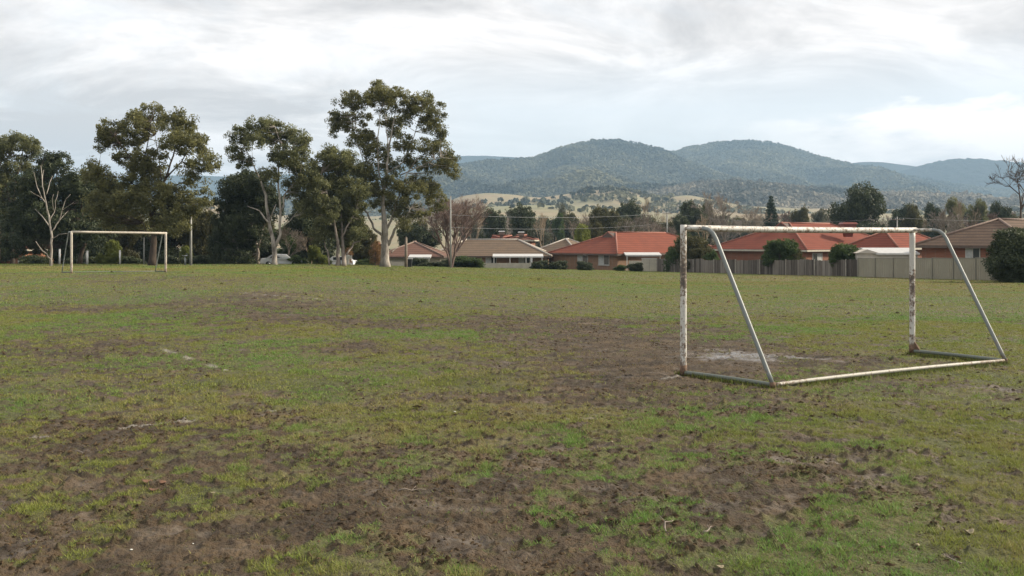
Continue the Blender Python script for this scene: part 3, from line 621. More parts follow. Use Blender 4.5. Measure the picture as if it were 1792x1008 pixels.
px_tree('gum_tree', 'dark leaning gum tree close on the left of the tallest gum, low spreading crown', 'tree', 94, (630, 915),
  [[(632, 915, 22), (632, 830, 16), (615, 720, 10), (575, 560, 7), (550, 470, 4)], [(660, 915, 24), (655, 850, 18), (650, 740, 10), (640, 620, 7), (620, 480, 4)], [(672, 860, 9), (705, 805, 8), (765, 778, 5)], [(648, 780, 8), (690, 700, 6), (720, 640, 4)], [(590, 912, 10), (580, 840, 8), (560, 790, 5)]],
  [(620, 395, 80, 36), (560, 440, 60, 48), (660, 450, 70, 52), (600, 540, 80, 56), (690, 560, 72, 56), (640, 650, 90, 56), (560, 640, 60, 56), (530, 540, 54, 60), (720, 660, 62, 50), (650, 730, 84, 42), (560, 730, 60, 44, .9), (730, 760, 46, 26, .7), (690, 800, 50, 30, .4), (540, 780, 40, 30, .5), (590, 370, 40, 22, .8)],
  M['gum_leaf'], M['bark_pale'], zoom=Z2, seed=12, group=T, dens=1.1)
px_tree('gum_tree', 'forked white-trunked gum tree behind the white car, rounded crown', 'tree', 92, (327, 912),
  [[(327, 912, 26), (326, 820, 22), (303, 710, 15), (287, 580, 12), (235, 450, 6), (185, 345, 3)], [(332, 822, 15), (356, 760, 13), (357, 650, 11), (346, 540, 9), (345, 430, 6), (362, 320, 3)], [(361, 650, 9), (385, 560, 7), (445, 495, 4)],
   [(297, 705, 9), (255, 650, 6), (198, 628, 4)], [(306, 690, 7), (335, 620, 5)], [(368, 730, 5), (415, 680, 3)], [(360, 330, 4), (330, 250, 2)], [(345, 450, 5), (420, 330, 3)]],
  [(250, 245, 50, 32), (330, 240, 42, 28), (180, 290, 58, 36), (140, 370, 42, 30), (300, 305, 56, 42), (395, 290, 64, 42), (455, 340, 42, 40), (400, 385, 72, 42), (185, 425, 36, 26), (450, 440, 62, 44), (235, 330, 40, 30, .6), (300, 480, 50, 34, .7), (480, 500, 46, 50, .9), (420, 550, 56, 44, .8), (475, 620, 40, 50, .7), (340, 390, 40, 30, .6)],
  M['gum_leaf'], M['bark_white'], zoom=Z2, seed=13, group=T, dens=0.95)
px_tree('evergreen_tree', 'bushy dark evergreen reaching to the grass left of the forked white gum', 'tree', 100, (255, 914),
  [[(255, 914, 16), (245, 820, 12), (225, 730, 8), (200, 620, 5)], [(248, 830, 8), (275, 740, 6), (290, 640, 4)], [(150, 914, 10), (150, 800, 8), (120, 650, 4)]],
  [(140, 545, 70, 46), (190, 510, 60, 42), (250, 530, 60, 52), (120, 620, 70, 54), (215, 620, 76, 56), (95, 720, 58, 62), (190, 720, 84, 60), (130, 820, 92, 56), (70, 850, 50, 52), (240, 790, 50, 60, .8), (300, 620, 60, 66, .9), (160, 880, 70, 34), (60, 790, 30, 46)],
  M['dark_leaf'], M['bark_pale'], zoom=Z2, seed=14, group=T, dens=1.3)
px_tree('gum_tree', 'broad gum tree with brown trunk rising behind the far goal', 'tree', 84, (748, 912),
  [[(748, 912, 40), (754, 790, 30), (745, 690, 24), (762, 590, 17), (815, 480, 11), (850, 370, 8), (880, 250, 3)], [(745, 690, 16), (715, 560, 12), (700, 450, 9), (720, 330, 5), (740, 200, 3)], [(705, 470, 8), (640, 380, 5), (560, 270, 3)], [(815, 480, 8), (890, 400, 6), (950, 310, 3)],
   [(850, 520, 6), (920, 490, 5), (1010, 430, 3)], [(712, 560, 8), (610, 480, 5), (480, 460, 3)], [(740, 800, 5), (700, 700, 3)], [(790, 500, 6), (780, 380, 4), (760, 270, 2)], [(840, 400, 5), (800, 320, 3)]],
  [(740, 180, 72, 52), (655, 195, 44, 40), (545, 245, 66, 40), (498, 310, 28, 38), (605, 295, 76, 42), (690, 270, 50, 40, .8), (880, 215, 74, 54), (940, 285, 54, 52), (870, 320, 74, 52), (985, 340, 40, 44), (1025, 410, 42, 36), (930, 420, 60, 34, .8), (600, 380, 44, 34, .9), (700, 390, 70, 50), (730, 470, 80, 66), (650, 510, 70, 50),
   (445, 430, 34, 30), (500, 470, 50, 40), (530, 540, 66, 50), (620, 590, 80, 60), (740, 580, 90, 64), (850, 560, 70, 44), (960, 500, 50, 30, .7), (900, 630, 90, 50), (1000, 570, 40, 40, .7), (480, 620, 60, 50), (590, 690, 80, 54), (830, 700, 84, 50, .9), (690, 690, 50, 50, .8), (780, 370, 40, 40, .4), (420, 480, 24, 30, .7)],
  M['gum_leaf_olive'], M['bark_dark'], zoom=Z1, seed=15, group=T, dens=0.9)
px_tree('gum_tree', 'gum tree with spreading crown at the very left end of the tree row', 'tree', 102, (60, 890),
  [[(60, 890, 22), (62, 780, 18), (60, 620, 14), (80, 480, 9), (110, 370, 5), (120, 300, 3)], [(62, 620, 10), (20, 500, 7), (0, 400, 5), (-30, 320, 3)], [(-8, 890, 20), (0, 780, 18), (-10, 640, 12), (-50, 450, 5)]],
  [(100, 305, 74, 34), (30, 315, 56, 40), (160, 340, 36, 42), (-40, 340, 60, 50), (40, 400, 46, 34, .5), (100, 420, 60, 34, .8), (10, 460, 50, 50, .9), (-40, 500, 60, 60), (70, 520, 70, 46, .9), (-70, 420, 40, 60), (30, 590, 80, 50)],
  M['gum_leaf'], M['bark_dark'], zoom=Z1, seed=16, group=T, dens=0.9)
px_tree('gum_tree', 'dark gum tree directly behind the bare white sapling', 'tree', 96, (390, 890),
  [[(425, 890, 22), (425, 760, 18), (400, 640, 12), (340, 520, 7), (290, 420, 4)], [(400, 640, 10), (420, 540, 6), (430, 500, 3)], [(340, 520, 6), (240, 480, 4), (200, 420, 3)]],
  [(270, 385, 54, 28), (225, 400, 46, 34), (312, 415, 30, 30), (240, 455, 66, 40), (345, 475, 30, 34), (180, 480, 56, 40), (130, 530, 70, 56), (300, 540, 72, 56), (390, 520, 54, 44), (200, 570, 80, 56), (430, 570, 44, 50), (330, 620, 80, 56), (110, 620, 80, 60), (230, 670, 90, 56), (420, 660, 60, 56), (90, 710, 80, 60), (330, 720, 80, 56), (180, 780, 90, 54), (60, 800, 70, 50), (340, 810, 80, 50), (430, 760, 60, 50, .8)],
  M['dark_leaf'], M['bark_dark'], zoom=Z1, seed=17, group=T, dens=1.0)
px_tree('dead_tree', 'slender bare white tree just left of the far goal', 'tree', 79, (250, 910),
  [[(250, 912, 14), (250, 800, 12), (243, 700, 9), (226, 600, 7), (208, 520, 5), (200, 420, 3)], [(243, 722, 6), (205, 665, 4), (170, 632, 2)], [(222, 600, 5), (182, 525, 4), (165, 450, 2)], [(228, 560, 4), (258, 470, 2)], [(252, 745, 6), (290, 690, 5), (318, 595, 3), (345, 560, 2)],
   [(243, 700, 5), (272, 620, 3), (285, 545, 2)], [(250, 785, 5), (290, 756, 3), (330, 752, 2)], [(250, 880, 6), (208, 838, 5), (175, 790, 3)], [(210, 530, 3), (215, 440, 2)], [(290, 690, 3), (335, 640, 2)], [(205, 580, 3), (150, 545, 1.5)], [(262, 640, 3), (262, 560, 1.5)], [(305, 640, 3), (360, 600, 1.5)]],
  [], M['gum_leaf'], M['bark_white'], zoom=Z1, seed=18)

# reusable kinds, built once round their base, then copied with obj.copy()
def hide_proto(e): return e
PROTO = {}
def proto_round(key, name, h, w, leafm, barkm, seed, nb=12, lo=0.12, per=50, size=0.17, clump=0.75, dens=1.0):
    g = np.random.default_rng(seed); e = bpy.data.objects.new(name, None)
    cs = []; rs = []
    for i in range(nb):
        a = g.random() * 2 * pi; t = (i + 0.5) / nb; zz_ = h * (lo + (0.88 - lo) * t)
        wr = w * 0.5 * sqrt(max(0.08, 1 - (abs(t - 0.42) / 0.66) ** 2.2)) * (0.5 + 0.5 * g.random())
        c0 = np.array([cos(a) * wr * 0.75, sin(a) * wr * 0.75, zz_]); br = w * (0.20 + 0.10 * g.random())
        for _ in range(int(dens * 26 * (br / clump / 1.9) ** 2) + 3):
            v = g.normal(size=3); v /= np.linalg.norm(v); cs.append(c0 + v * br * g.random() ** 0.35 * np.array([1, 1, 0.72])); rs.append(clump * (0.5 + 0.7 * g.random()))
    Vv, Fc, t = leaf_cloud(cs, rs, per, size, seed=seed, droop=0.2)
    Vv[:, 2] = np.maximum(Vv[:, 2], 0.02)
    cr = bpy.data.objects.new('crown', np_mesh('crown', Vv, Fc, False, {'v': np.clip(t, 0, 1)})); cr.data.materials.append(leafm); cr.parent = e
    tr = MB(); tr.tube([(0, 0, -0.3), (0.05, 0, h * 0.25), (0, 0.1, h * 0.6)], [h * 0.03, h * 0.022, h * 0.008], 7)
    for c in cs[::9]: tr.tube(bez((0, 0, min(c[2] * 0.5, h * 0.5)), tuple(c), Vector((0, 0, -0.3))), [h * 0.01, h * 0.007, h * 0.005, h * 0.003, 0.01], 4, False)
    me = bpy.data.meshes.new('trunk'); me.from_pydata(tr.v, [], tr.f); me.materials.append(barkm)
    tk = bpy.data.objects.new('trunk', me); tk.parent = e
    PROTO[key] = (e, [cr, tk], h, w, name)
def proto_bare(key, name, h, w, barkm, seed, levels=6, up=0.55, thin=0.02, stems=1, fan=0.5):
    g = random.Random(seed); e = bpy.data.objects.new(name, None); tr = MB(); 
    def rec(p, d, L, r, lv):
        m_ = p + d * L * 0.5 + Vector((g.gauss(0, 1), g.gauss(0, 1), g.gauss(0, 1))) * L * 0.05
        q = p + d * L
        tr.tube([p, m_, q], [r, r * 0.85, r * 0.7], 5 if lv > 3 else 3, False)
        if lv == 0: return
        for k in range(g.choice((2, 3, 3)) if lv > 1 else 4):
            nd_ = (d + Vector((g.gauss(0, fan), g.gauss(0, fan), g.gauss(0, fan * 0.6) + up * 0.25))).normalized()
            rec(m_.lerp(q, g.random()) if k else q, nd_, L * (0.62 + 0.25 * g.random()), max(r * 0.62, thin), lv - 1)
    for s in range(stems):
        a = g.random() * 6.28
        d0 = Vector((cos(a) * 0.35 * (stems > 1), sin(a) * 0.35 * (stems > 1), 1)).normalized()
        rec(Vector((0, 0, -0.2)), d0, h * 0.27, h * 0.018, levels)
    V_ = np.array(tr.v); wx = max(V_[:, 0].max() - V_[:, 0].min(), V_[:, 1].max() - V_[:, 1].min()); hz = V_[:, 2].max()
    V_[:, :2] *= w / wx; V_[:, 2] *= h / hz
    me = bpy.data.meshes.new('trunk'); me.from_pydata([tuple(p) for p in V_], [], tr.f); me.materials.append(barkm)
    tk = bpy.data.objects.new('branches', me); tk.parent = e
    PROTO[key] = (e, [tk], h, w, name)
def proto_pine(key, name, h, w, seed):
    g = np.random.default_rng(seed); e = bpy.data.objects.new(name, None); cs = []; rs = []; tr = MB()
    tr.tube([(0, 0, -0.2), (0, 0, h)], [h * 0.03, 0.03], 7)
    for i in range(20):
        t = i / 19; z = h * (0.10 + 0.88 * t); R_ = w * 0.5 * (1 - t) ** 0.85 + 0.12
        for k in range(int(8 + 9 * (1 - t))):
            a = g.random() * 6.28; tr.tube([(0, 0, z), (cos(a) * R_, sin(a) * R_, z - R_ * 0.15)], [0.05, 0.015], 3, False)
            for f in np.arange(0.25, 1.02, 0.25):
                cs.append((cos(a) * R_ * f, sin(a) * R_ * f, z - R_ * 0.15 * f)); rs.append(0.34 + 0.34 * f * (1 - t * 0.6))
    Vv, Fc, t = leaf_cloud(cs, rs, 26, 0.13, seed=seed, droop=0.1, flat=0.5)
    cr = bpy.data.objects.new('crown', np_mesh('crown', Vv, Fc, False, {'v': np.clip(t, 0, 1)})); cr.data.materials.append(M['pine_leaf']); cr.parent = e
    me = bpy.data.meshes.new('trunk'); me.from_pydata(tr.v, [], tr.f); me.materials.append(M['bark_dark']); tk = bpy.data.objects.new('trunk', me); tk.parent = e
    PROTO[key] = (e, [cr, tk], h, w, name)
used = set()
def put(key, px, top, wpx, d, label, cat='tree', group=None, dz=0.0, rz=None, base_py=None):
    e, ch, h, w, name = PROTO[key]
    b = P(px, base_py, d) if base_py else G(px, d, dz); H = (P(px, top, d).z - b.z); Wd = wpx / F * d
    if key in used: e2 = e.copy(); chs = [c.copy() for c in ch]
    else: e2, chs = e, ch; used.add(key)
    COL.objects.link(e2)
    for c in chs:
        COL.objects.link(c); c.parent = e2
    e2.location = b; e2.scale = (Wd / w, Wd / w, H / h); e2.rotation_euler = (0, 0, random.random() * 6.28 if rz is None else rz)
    for k in ('group',):
        if k in e2: del e2[k]
    return tag(e2, label, cat, group)
proto_round('dark', 'evergreen_tree', 9, 8, M['dark_leaf'], M['bark_dark'], 21, 14)
proto_round('dark2', 'evergreen_tree', 10, 8, M['dark_leaf'], M['bark_dark'], 22, 12, lo=0.2)
proto_round('green', 'round_tree', 8, 8, M['green_leaf'], M['bark_brown'], 23, 13)
proto_round('olive', 'olive_green_tree', 8, 8, M['olive_leaf'], M['bark_brown'], 24, 12)
proto_round('lime', 'yellow_green_tree', 5, 6, M['lime_leaf'], M['bark_brown'], 25, 11, size=0.13, clump=0.5)
proto_round('grey', 'grey_green_tree', 8, 7, M['grey_leaf'], M['bark_pale'], 26, 10, lo=0.25, dens=0.7)
proto_round('gum', 'gum_tree', 14, 9, M['gum_leaf'], M['bark_pale'], 27, 14, lo=0.32, dens=0.8, clump=0.8)
proto_round('bush', 'bush', 1.6, 2.6, M['dark_leaf'], M['bark_dark'], 28, 10, lo=0.12, size=0.07, clump=0.26, per=46, dens=1.2)
proto_round('gbush', 'bush', 2.2, 2.8, M['green_leaf'], M['bark_brown'], 29, 11, lo=0.1, size=0.08, clump=0.3, per=46, dens=1.1)
proto_round('bigbush', 'bush', 3.6, 4.4, M['dark_leaf'], M['bark_dark'], 33, 16, lo=0.14, size=0.075, clump=0.36, per=70, dens=1.3)
proto_round('over', 'round_tree', 4, 4, M['green_leaf'], M['bark_brown'], 34, 12, lo=0.42, size=0.09, clump=0.36, per=60, dens=1.3)
proto_round('rbush', 'bush', 3.0, 3.0, M['rust_leaf'], M['bark_brown'], 30, 9, lo=0.2, size=0.07, clump=0.35, per=26, dens=0.7)
proto_bare('bare', 'bare_tree', 10, 8, M['twig_grey'], 41, levels=7)
proto_bare('bare2', 'bare_tree', 12, 7, M['twig_tan'], 42, up=0.9, fan=0.38)
proto_bare('bare3', 'bare_tree', 10, 9, M['twig_red'], 43, levels=7, stems=5, fan=0.40, thin=0.012, up=0.35)
proto_bare('bare4', 'bare_tree', 11, 7, M['twig_red'], 44, levels=7, up=0.7, fan=0.45)
proto_bare('bare5', 'bare_tree', 12, 12, M['bark_dark'], 48, levels=7, up=0.45, fan=0.55, thin=0.016)
proto_pine('pine', 'conifer_tree', 10, 6, 51)

# understorey behind and between the tall gums
U = 'understorey trees and shrubs behind the gum row'
for key, px, top, w, d, lb in [
  ('dark', -30, 340, 120, 118, 'dark tree in the understorey at the left picture edge'),
  ('dark2', 48, 350, 90, 120, 'dark understorey tree behind the gum at the far left'),
  ('green', 120, 372, 80, 116, 'dense green understorey tree behind the bare white sapling'),
  ('dark', 168, 300, 90, 112, 'tall dark understorey tree left of the broad brown-trunked gum'),
  ('olive', 215, 375, 80, 122, 'olive understorey tree seen through the far goal'),
  ('dark2', 300, 355, 90, 118, 'dark understorey tree just right of the broad gum trunk'),
  ('olive', 345, 372, 80, 110, 'olive shrubby tree behind the tall pale pole'),
  ('dark', 262, 390, 80, 125, 'dark understorey tree directly behind the broad gum trunk'),
  ('olive', 440, 370, 70, 120, 'olive tree behind the forked white gum on its left'),
  ('green', 505, 388, 70, 118, 'green shrubby tree right of the forked white gum'),
  ('dark2', 545, 330, 80, 112, 'dark tree filling the gap between the forked gum and the leaning gum'),
  ('dark', 565, 372, 70, 122, 'dark low tree behind the leaning gum'),
  ('dark2', 738, 385, 60, 162, 'dark tree right of the tallest gum trunk'),
  ('grey', 372, 395, 50, 128, 'grey bushy tree left of the dark evergreen'),
  ('olive', 625, 395, 60, 118, 'olive tree between the leaning gum and the tallest gum')]:
    put(key, px, top, w, d, lb, group=U)
put('bare', 372, 358, 60, 135, 'brown bare tree in the gap right of the tall pale pole')
put('bare', 505, 395, 60, 104, 'pinkish bare tree right of the forked white gum')
put('bare2', 545, 400, 50, 106, 'tan bare tree left of the leaning gum')
put('lime', 192, 422, 38, 100, 'yellow-green bush behind the far goal, upper one', 'bush')
put('lime', 198, 442, 34, 96, 'low yellow bush behind the far goal, in front of the taller one', 'bush')
put('lime', 555, 430, 34, 104, 'yellow-green bush left of the leaning gum', 'bush')
put('lime', 330, 432, 30, 108, 'small yellow-green bush behind the tall pale pole', 'bush')
put('gbush', 520, 448, 40, 104, 'low green bush between the white cars', 'bush')
put('bush', 148, 450, 60, 104, 'dark low shrub behind the white bollards', 'bush')
put('bush', 230, 450, 50, 103, 'dark low shrub left of the broad gum trunk', 'bush')
put('bush', 285, 446, 60, 101, 'dark low shrub right of the broad gum trunk', 'bush')
put('bush', 350, 448, 60, 103, 'dark low shrub behind the drinking fountain', 'bush')
put('bush', 60, 448, 50, 106, 'dark low shrub beside the orange brick house', 'bush')
put('rbush', 657, 420, 26, 101, 'rusty orange sapling left of the tallest gum trunk', 'bush')
put('rbush', 612, 425, 20, 108, 'rusty orange shrub behind the leaning gum', 'bush')
put('dark', 716, 395, 40, 165, 'dark tree behind the rust-red roof right of the tallest gum')
# bare pinkish tree in front of the brown house
put('bare3', 790, 330, 142, 116, 'wide reddish bare tree in front of the long brown-roofed house')
put('bare4', 800, 345, 80, 150, 'reddish bare tree behind the wide bare one')
put('bare2', 830, 365, 40, 170, 'tan bare tree left of the dark round trees on the slope')

# valley trees behind the houses
VV = 'valley trees beyond the houses'
for key, px, top, w, d, lb in [
  ('dark', 862, 368, 44, 210, 'dark evergreen left of the big dark round valley tree'),
  ('dark', 913, 361, 48, 200, 'big dark round tree above the long brown roof'),
  ('grey', 985, 357, 26, 330, 'small grey-green tree on the dry slope above the red-roofed house'),
  ('green', 978, 372, 24, 260, 'small green tree left of the olive tree'),
  ('olive', 1055, 366, 60, 205, 'broad olive-green tree above the left red roof'),
  ('dark', 1102, 354, 44, 240, 'dark domed tree right of the broad olive tree'),
  ('grey', 1078, 362, 24, 300, 'grey tree just left of the dark domed tree'),
  ('lime', 1012, 396, 46, 165, 'bright yellow-green tree behind the left end of the left red roof'),
  ('olive', 1042, 393, 34, 168, 'olive bush beside the bright yellow-green tree'),
  ('dark2', 1212, 348, 52, 215, 'tall dark tree above the left goalpost'),
  ('dark', 1190, 378, 40, 195, 'low dark tree just above the left end of the crossbar'),
  ('olive', 1240, 360, 34, 230, 'olive tree right of the tall dark tree'),
  ('pine', 1349, 343, 44, 190, 'dark pointed conifer above the middle of the crossbar'),
  ('olive', 1401, 366, 32, 230, 'olive round tree right of the conifer'),
  ('grey', 1436, 364, 40, 260, 'grey-green tree left of the largest dark tree'),
  ('dark', 1506, 327, 92, 190, 'largest dark evergreen towering above the middle red roof'),
  ('dark2', 1580, 354, 46, 230, 'dark tree right of the largest evergreen'),
  ('olive', 1596, 362, 34, 215, 'olive tree between the dark trees above the goal corner'),
  ('dark2', 1634, 352, 38, 235, 'dark tree above the left end of the brown tile roof'),
  ('gum', 1674, 341, 36, 230, 'tall olive gum behind the brown tile roof'),
  ('gum', 1712, 345, 34, 235, 'gum tree right of the tall olive gum'),
  ('dark2', 1752, 350, 40, 225, 'dark tree above the ridge of the brown tile roof'),
  ('dark', 1820, 350, 50, 220, 'dark tree at the right picture edge beyond the brown roof'),
  ('dark', 1360, 406, 60, 150, 'dark bush behind the left slope of the middle red roof')]:
    put(key, px, top, w, d, lb, group=VV)
BB = 'bare winter trees in the valley'
for key, px, top, w, d, lb in [
  ('bare2', 950, 370, 44, 185, 'tan bare tree right of the big dark round tree'),
  ('bare2', 1140, 340, 40, 200, 'tall thin bare tree left of the left goalpost'),
  ('bare', 1105, 372, 70, 180, 'grey bare tree above the left red roof'),
  ('bare', 1268, 330, 80, 190, 'tall spreading bare tree above the left part of the crossbar'),
  ('bare', 1310, 358, 60, 185, 'bare tree left of the conifer'),
  ('bare4', 1385, 366, 40, 240, 'pinkish bare tree right of the conifer'),
  ('bare', 1650, 362, 76, 165, 'spreading bare tree behind the goal corner'),
  ('bare2', 1692, 345, 50, 180, 'pale bare tree behind the brown tile roof'),
  ('bare4', 1725, 370, 60, 190, 'pinkish bare tree above the brown tile roof'),
  ('bare5', 1788, 268, 175, 112, 'big dark bare tree at the right edge behind the brown roof'),
  ('bare', 1160, 385, 60, 165, 'low grey bare tree just left of the goalpost'),
  ('bare2', 1236, 372, 50, 170, 'pale bare tree right of the tall dark tree')]:
    put(key, px, top, w, d, lb, group=BB)
g_ = random.Random(5)
for i in range(110):
    px = 815 + i * 9.6 + g_.uniform(-9, 9); d = g_.uniform(210, 460)
    kk = g_.choice(['bare4', 'bare', 'grey', 'bare', 'bare4', 'olive', 'bare2', 'dark2'])
    kw = {'bare4': 'pinkish bare tree', 'bare': 'greyish bare tree', 'grey': 'grey-green leafy tree', 'olive': 'olive leafy tree', 'bare2': 'upright tan bare tree', 'dark2': 'dark evergreen tree'}[kk]
    wh = [w_ for lim, w_ in ((960, 'above the long grey-brown roof'), (1080, 'above the left end of the orange-red roof'), (1195, 'between the gable vent and the left goalpost'), (1330, 'above the left part of the crossbar'), (1460, 'between the conifer and the largest evergreen'), (1610, 'between the largest evergreen and the goal corner'), (9999, 'above the dark brown tile roof')) if px < lim][0]
    put(kk, px, g_.uniform(368, 392), g_.uniform(34, 60), d, 'hazy ' + kw + ' in the belt ' + wh, group=kw + 's in the valley belt ' + wh)
# paddock trees on the dry slopes, each on the pasture
for px, py, s, d in [(896, 362, 9, 1010), (1012, 349, 6, 1440), (1019, 350, 6, 1440), (1031, 351, 9, 1440), (1048, 350, 10, 1430), (1058, 352, 12, 1425), (1072, 336, 5, 1480), (1080, 348, 11, 1430), (1050, 336, 6, 1480), (1090, 335, 9, 1480), (1122, 346, 8, 1450), (845, 352, 12, 1450), (860, 354, 14, 1440), (875, 352, 10, 1450), (1150, 352, 14, 1420), (1165, 350, 10, 1430), (1128, 338, 8, 1480), (1000, 366, 10, 1000), (965, 368, 12, 990), (930, 372, 9, 980)]:
    put('dark', px, py - s * 0.5, s, d, 'small dark paddock tree dotted on the dry grassy slope', group='paddock trees on the dry slope', base_py=py + s * 0.5)

# ------------------------------------------------------------------ houses
def frame(px, d, alpha):
    o = G(px, d); a = Vector((-cos(alpha), sin(alpha), 0)); b = Vector((sin(alpha), cos(alpha), 0)); return o, a, b
def slab(mb, q, n, t):        # thick quad/tri: q outline points, n offset direction
    k = len(q); q = [Vector(p) for p in q]; r_ = [p - n * t for p in q]
    mb.add(q + r_, [tuple(range(k)), tuple(range(2 * k - 1, k - 1, -1))] + [(i, i + k, (i + 1) % k + k, (i + 1) % k) for i in range(k)])
def house(name, label, px, d, alpha, La, Lb, eave_py, rise, roofm, wallm, capm, fasm, over=0.6, ridge='b', gablet=False, base_drop=0.0, group=None, wins=(), base_z=None):
    """near corner at px; La runs left and away, Lb right and away; ridge along b or a"""
    o, a, b = frame(px, d, radians(alpha)); ze = P(px, eave_py, d).z; zb = (o.z if base_z is None else base_z) - 0.3
    e = empty(name, (o.x, o.y, zb), label, 'house', group); O = Vector((0, 0, 0)); H = ze - zb; up = Vector((0, 0, 1))
    w = MB(); t = 0.25
    pts = [O, O + a * La, O + a * La + b * Lb, O + b * Lb]
    w.add([p for p in pts] + [p + up * (H + 0.0) for p in pts], [(0, 1, 5, 4), (1, 2, 6, 5), (2, 3, 7, 6), (3, 0, 4, 7), (3, 2, 1, 0), (4, 5, 6, 7)])
    w.build('wall', wallm, e)
    ov = over; c = [O - a * ov - b * ov, O + a * (La + ov) - b * ov, O + a * (La + ov) + b * (Lb + ov), O - a * ov + b * (Lb + ov)]
    c = [p + up * (H + 0.02) for p in c]; half = ((La if ridge == 'b' else Lb) + 2 * ov) / 2
    if ridge == 'b':
        r0 = O + a * (La / 2) + b * (half - ov) + up * (H + rise); r1 = O + a * (La / 2) + b * (Lb - half + ov) + up * (H + rise)
        faces = [[c[0], r0, c[1]], [c[1], r0, r1, c[2]], [c[2], r1, c[3]], [c[3], r1, r0, c[0]]]
        hips = [(c[0], r0), (c[1], r0), (c[2], r1), (c[3], r1), (r0, r1)]
    else:
        r0 = O + b * (Lb / 2) + a * (half - ov) + up * (H + rise); r1 = O + b * (Lb / 2) + a * (La - half + ov) + up * (H + rise)
        faces = [[c[0], r0, r1, c[1]], [c[1], r1, c[2]], [c[2], r1, r0, c[3]], [c[3], r0, c[0]]]
        hips = [(c[0], r0), (c[1], r1), (c[2], r1), (c[3], r0), (r0, r1)]
    rf = MB()
    for f in faces: rf.add(f, [tuple(range(len(f)))])
    rf.add([p - up * 0.01 for p in c], [(0, 1, 2, 3)])
    ro = rf.build('roof', roofm, e)
    cp = MB()
    for p, q in hips: cp.tube([p + up * 0.04, q + up * 0.04], 0.13, 6)
    cp.build('ridge_cap', capm, ro, True)
    fs = MB()
    for i in range(4):
        p, q = c[i], c[(i + 1) % 4]; dr = (q - p).normalized(); nn = dr.cross(up)
        fs.box((p + q) / 2 - up * 0.13, ((q - p).length + 0.06, 0.07, 0.22), (dr, nn, up))
    fs.build('gutter', fasm, ro)
    if gablet:
        g0 = (c[0] + c[1]) / 2; apex = r0 + up * 0.05; gp = r0 + (g0 - r0) * 0.10; hw = 1.9; gd = g0 - r0
        side = a if ridge == 'b' else b; front = gp + (g0 - r0) * 0.14
        mbg = MB(); pL = front + side * hw - up * 0.35; pR = front - side * hw - up * 0.35; zt = apex + (g0 - r0).normalized() * 0.0
        top = Vector((front.x, front.y, apex.z + 0.02))
        mbg.add([pL, pR, top, r0 + side * 0.0], [(0, 1, 2), (1, 3, 2), (0, 2, 3)])
        mbg.build('gable_vent', M['fascia_brown'], ro)
        m2_ = MB(); m2_.tube([pL, top], 0.09, 5); m2_.tube([top, pR], 0.09, 5); m2_.tube([top, r0], 0.11, 5); m2_.build('gable_trim', capm, ro)
    for side, s0, z0, ww, hh in wins:      # window on wall 'a' (left face) or 'b' (right face)
        dr, nn = (a, -b) if side == 'a' else (b, -a)
        cc = O + dr * s0 + up * (0.3 + z0)
        fr = MB()
        for kx in (-1, 0, 1): fr.box(cc + dr * kx * ww / 2 + up * hh / 2 + nn * 0.02, (0.07, 0.09, hh + 0.07), (dr, nn, up))
        for kz in (0, 1): fr.box(cc + up * hh * kz + nn * 0.02, (ww - 0.07, 0.085, 0.07), (dr, nn, up))
        win = fr.build('window', M['frame_pale'], e)
        gl = MB(); gl.box(cc - dr * ww * 0.25 + up * hh / 2 + nn * 0.012, (ww / 2 - 0.08, 0.03, hh - 0.06), (dr, nn, up)); gl.build('pane', M['glass'], win)
        cu = MB(); cu.box(cc + dr * ww * 0.25 + up * hh / 2 + nn * 0.012, (ww / 2 - 0.08, 0.03, hh - 0.06), (dr, nn, up)); cu.build('curtain_pane', M['curtain'], win)
        sl = MB(); sl.box(cc - up * 0.09 + nn * 0.06, (ww + 0.2, 0.16, 0.08), (dr, nn, up)); sl.build('sill', M['frame_pale'], win)
    return e, o, a, b, zb, H, (r0, r1), ro
h1 = house('brick_house', 'brick house with orange-red tiled roof and dark gable vent, bushes along its wall', 1080, 138, 50, 13.4, 24.8, 444.5, 3.1, M['roof_red'], M['brick_brown'], M['cap_red'], M['fascia_brown'], gablet=True,
  wins=[('a', 2.6, 0.75, 2.1, 1.5), ('a', 7.0, 0.95, 2.1, 1.35)])
h2 = house('brick_house', 'red brick house with red tiled roof and red cooler, behind the paling fence', 1410, 124, 50, 15, 25, 437.5, 3.6, M['roof_red2'], M['brick_red'], M['cap_red'], M['fascia_cream'], gablet=True,
  wins=[('a', 4.6, 1.0, 1.8, 1.3), ('b', 2.6, 1.0, 2.2, 1.2), ('b', 9.0, 1.0, 1.8, 1.1)])
h2b = house('brick_house', 'lower red tiled house wing between the white shed and the brown roof', 1568, 113, 50, 6.0, 12, 434, 2.0, M['roof_red2'], M['brick_red'], M['cap_red'], M['fascia_cream'])
h3 = house('brick_house', 'brick house with dark brown tiled roof behind the steel fence', 1806, 86, 50, 10.1, 20, 430.5, 2.5, M['roof_brown'], M['brick_red'], M['cap_brown'], M['fascia_brown'],
  wins=[('a', 2.7, 1.35, 1.3, 1.15), ('a', 5.2, 1.35, 1.3, 1.15)])
h4 = house('brick_house', 'long low house with grey-brown tiled roof behind the cream fence', 958, 146, 4, 17.5, 9.5, 448, 2.45, M['roof_grey'], M['brick_brown'], M['cap_pale'], M['fascia_brown'], ridge='a',
  wins=[('a', 3.5, 1.0, 1.6, 1.1), ('a', 8.5, 1.0, 1.6, 1.1)])
h4b = house('brick_house', 'grey-brown roofed house end just left of the orange-red roof', 1010, 152, 30, 8, 9, 444, 2.3, M['roof_grey'], M['brick_brown'], M['cap_pale'], M['fascia_brown'])
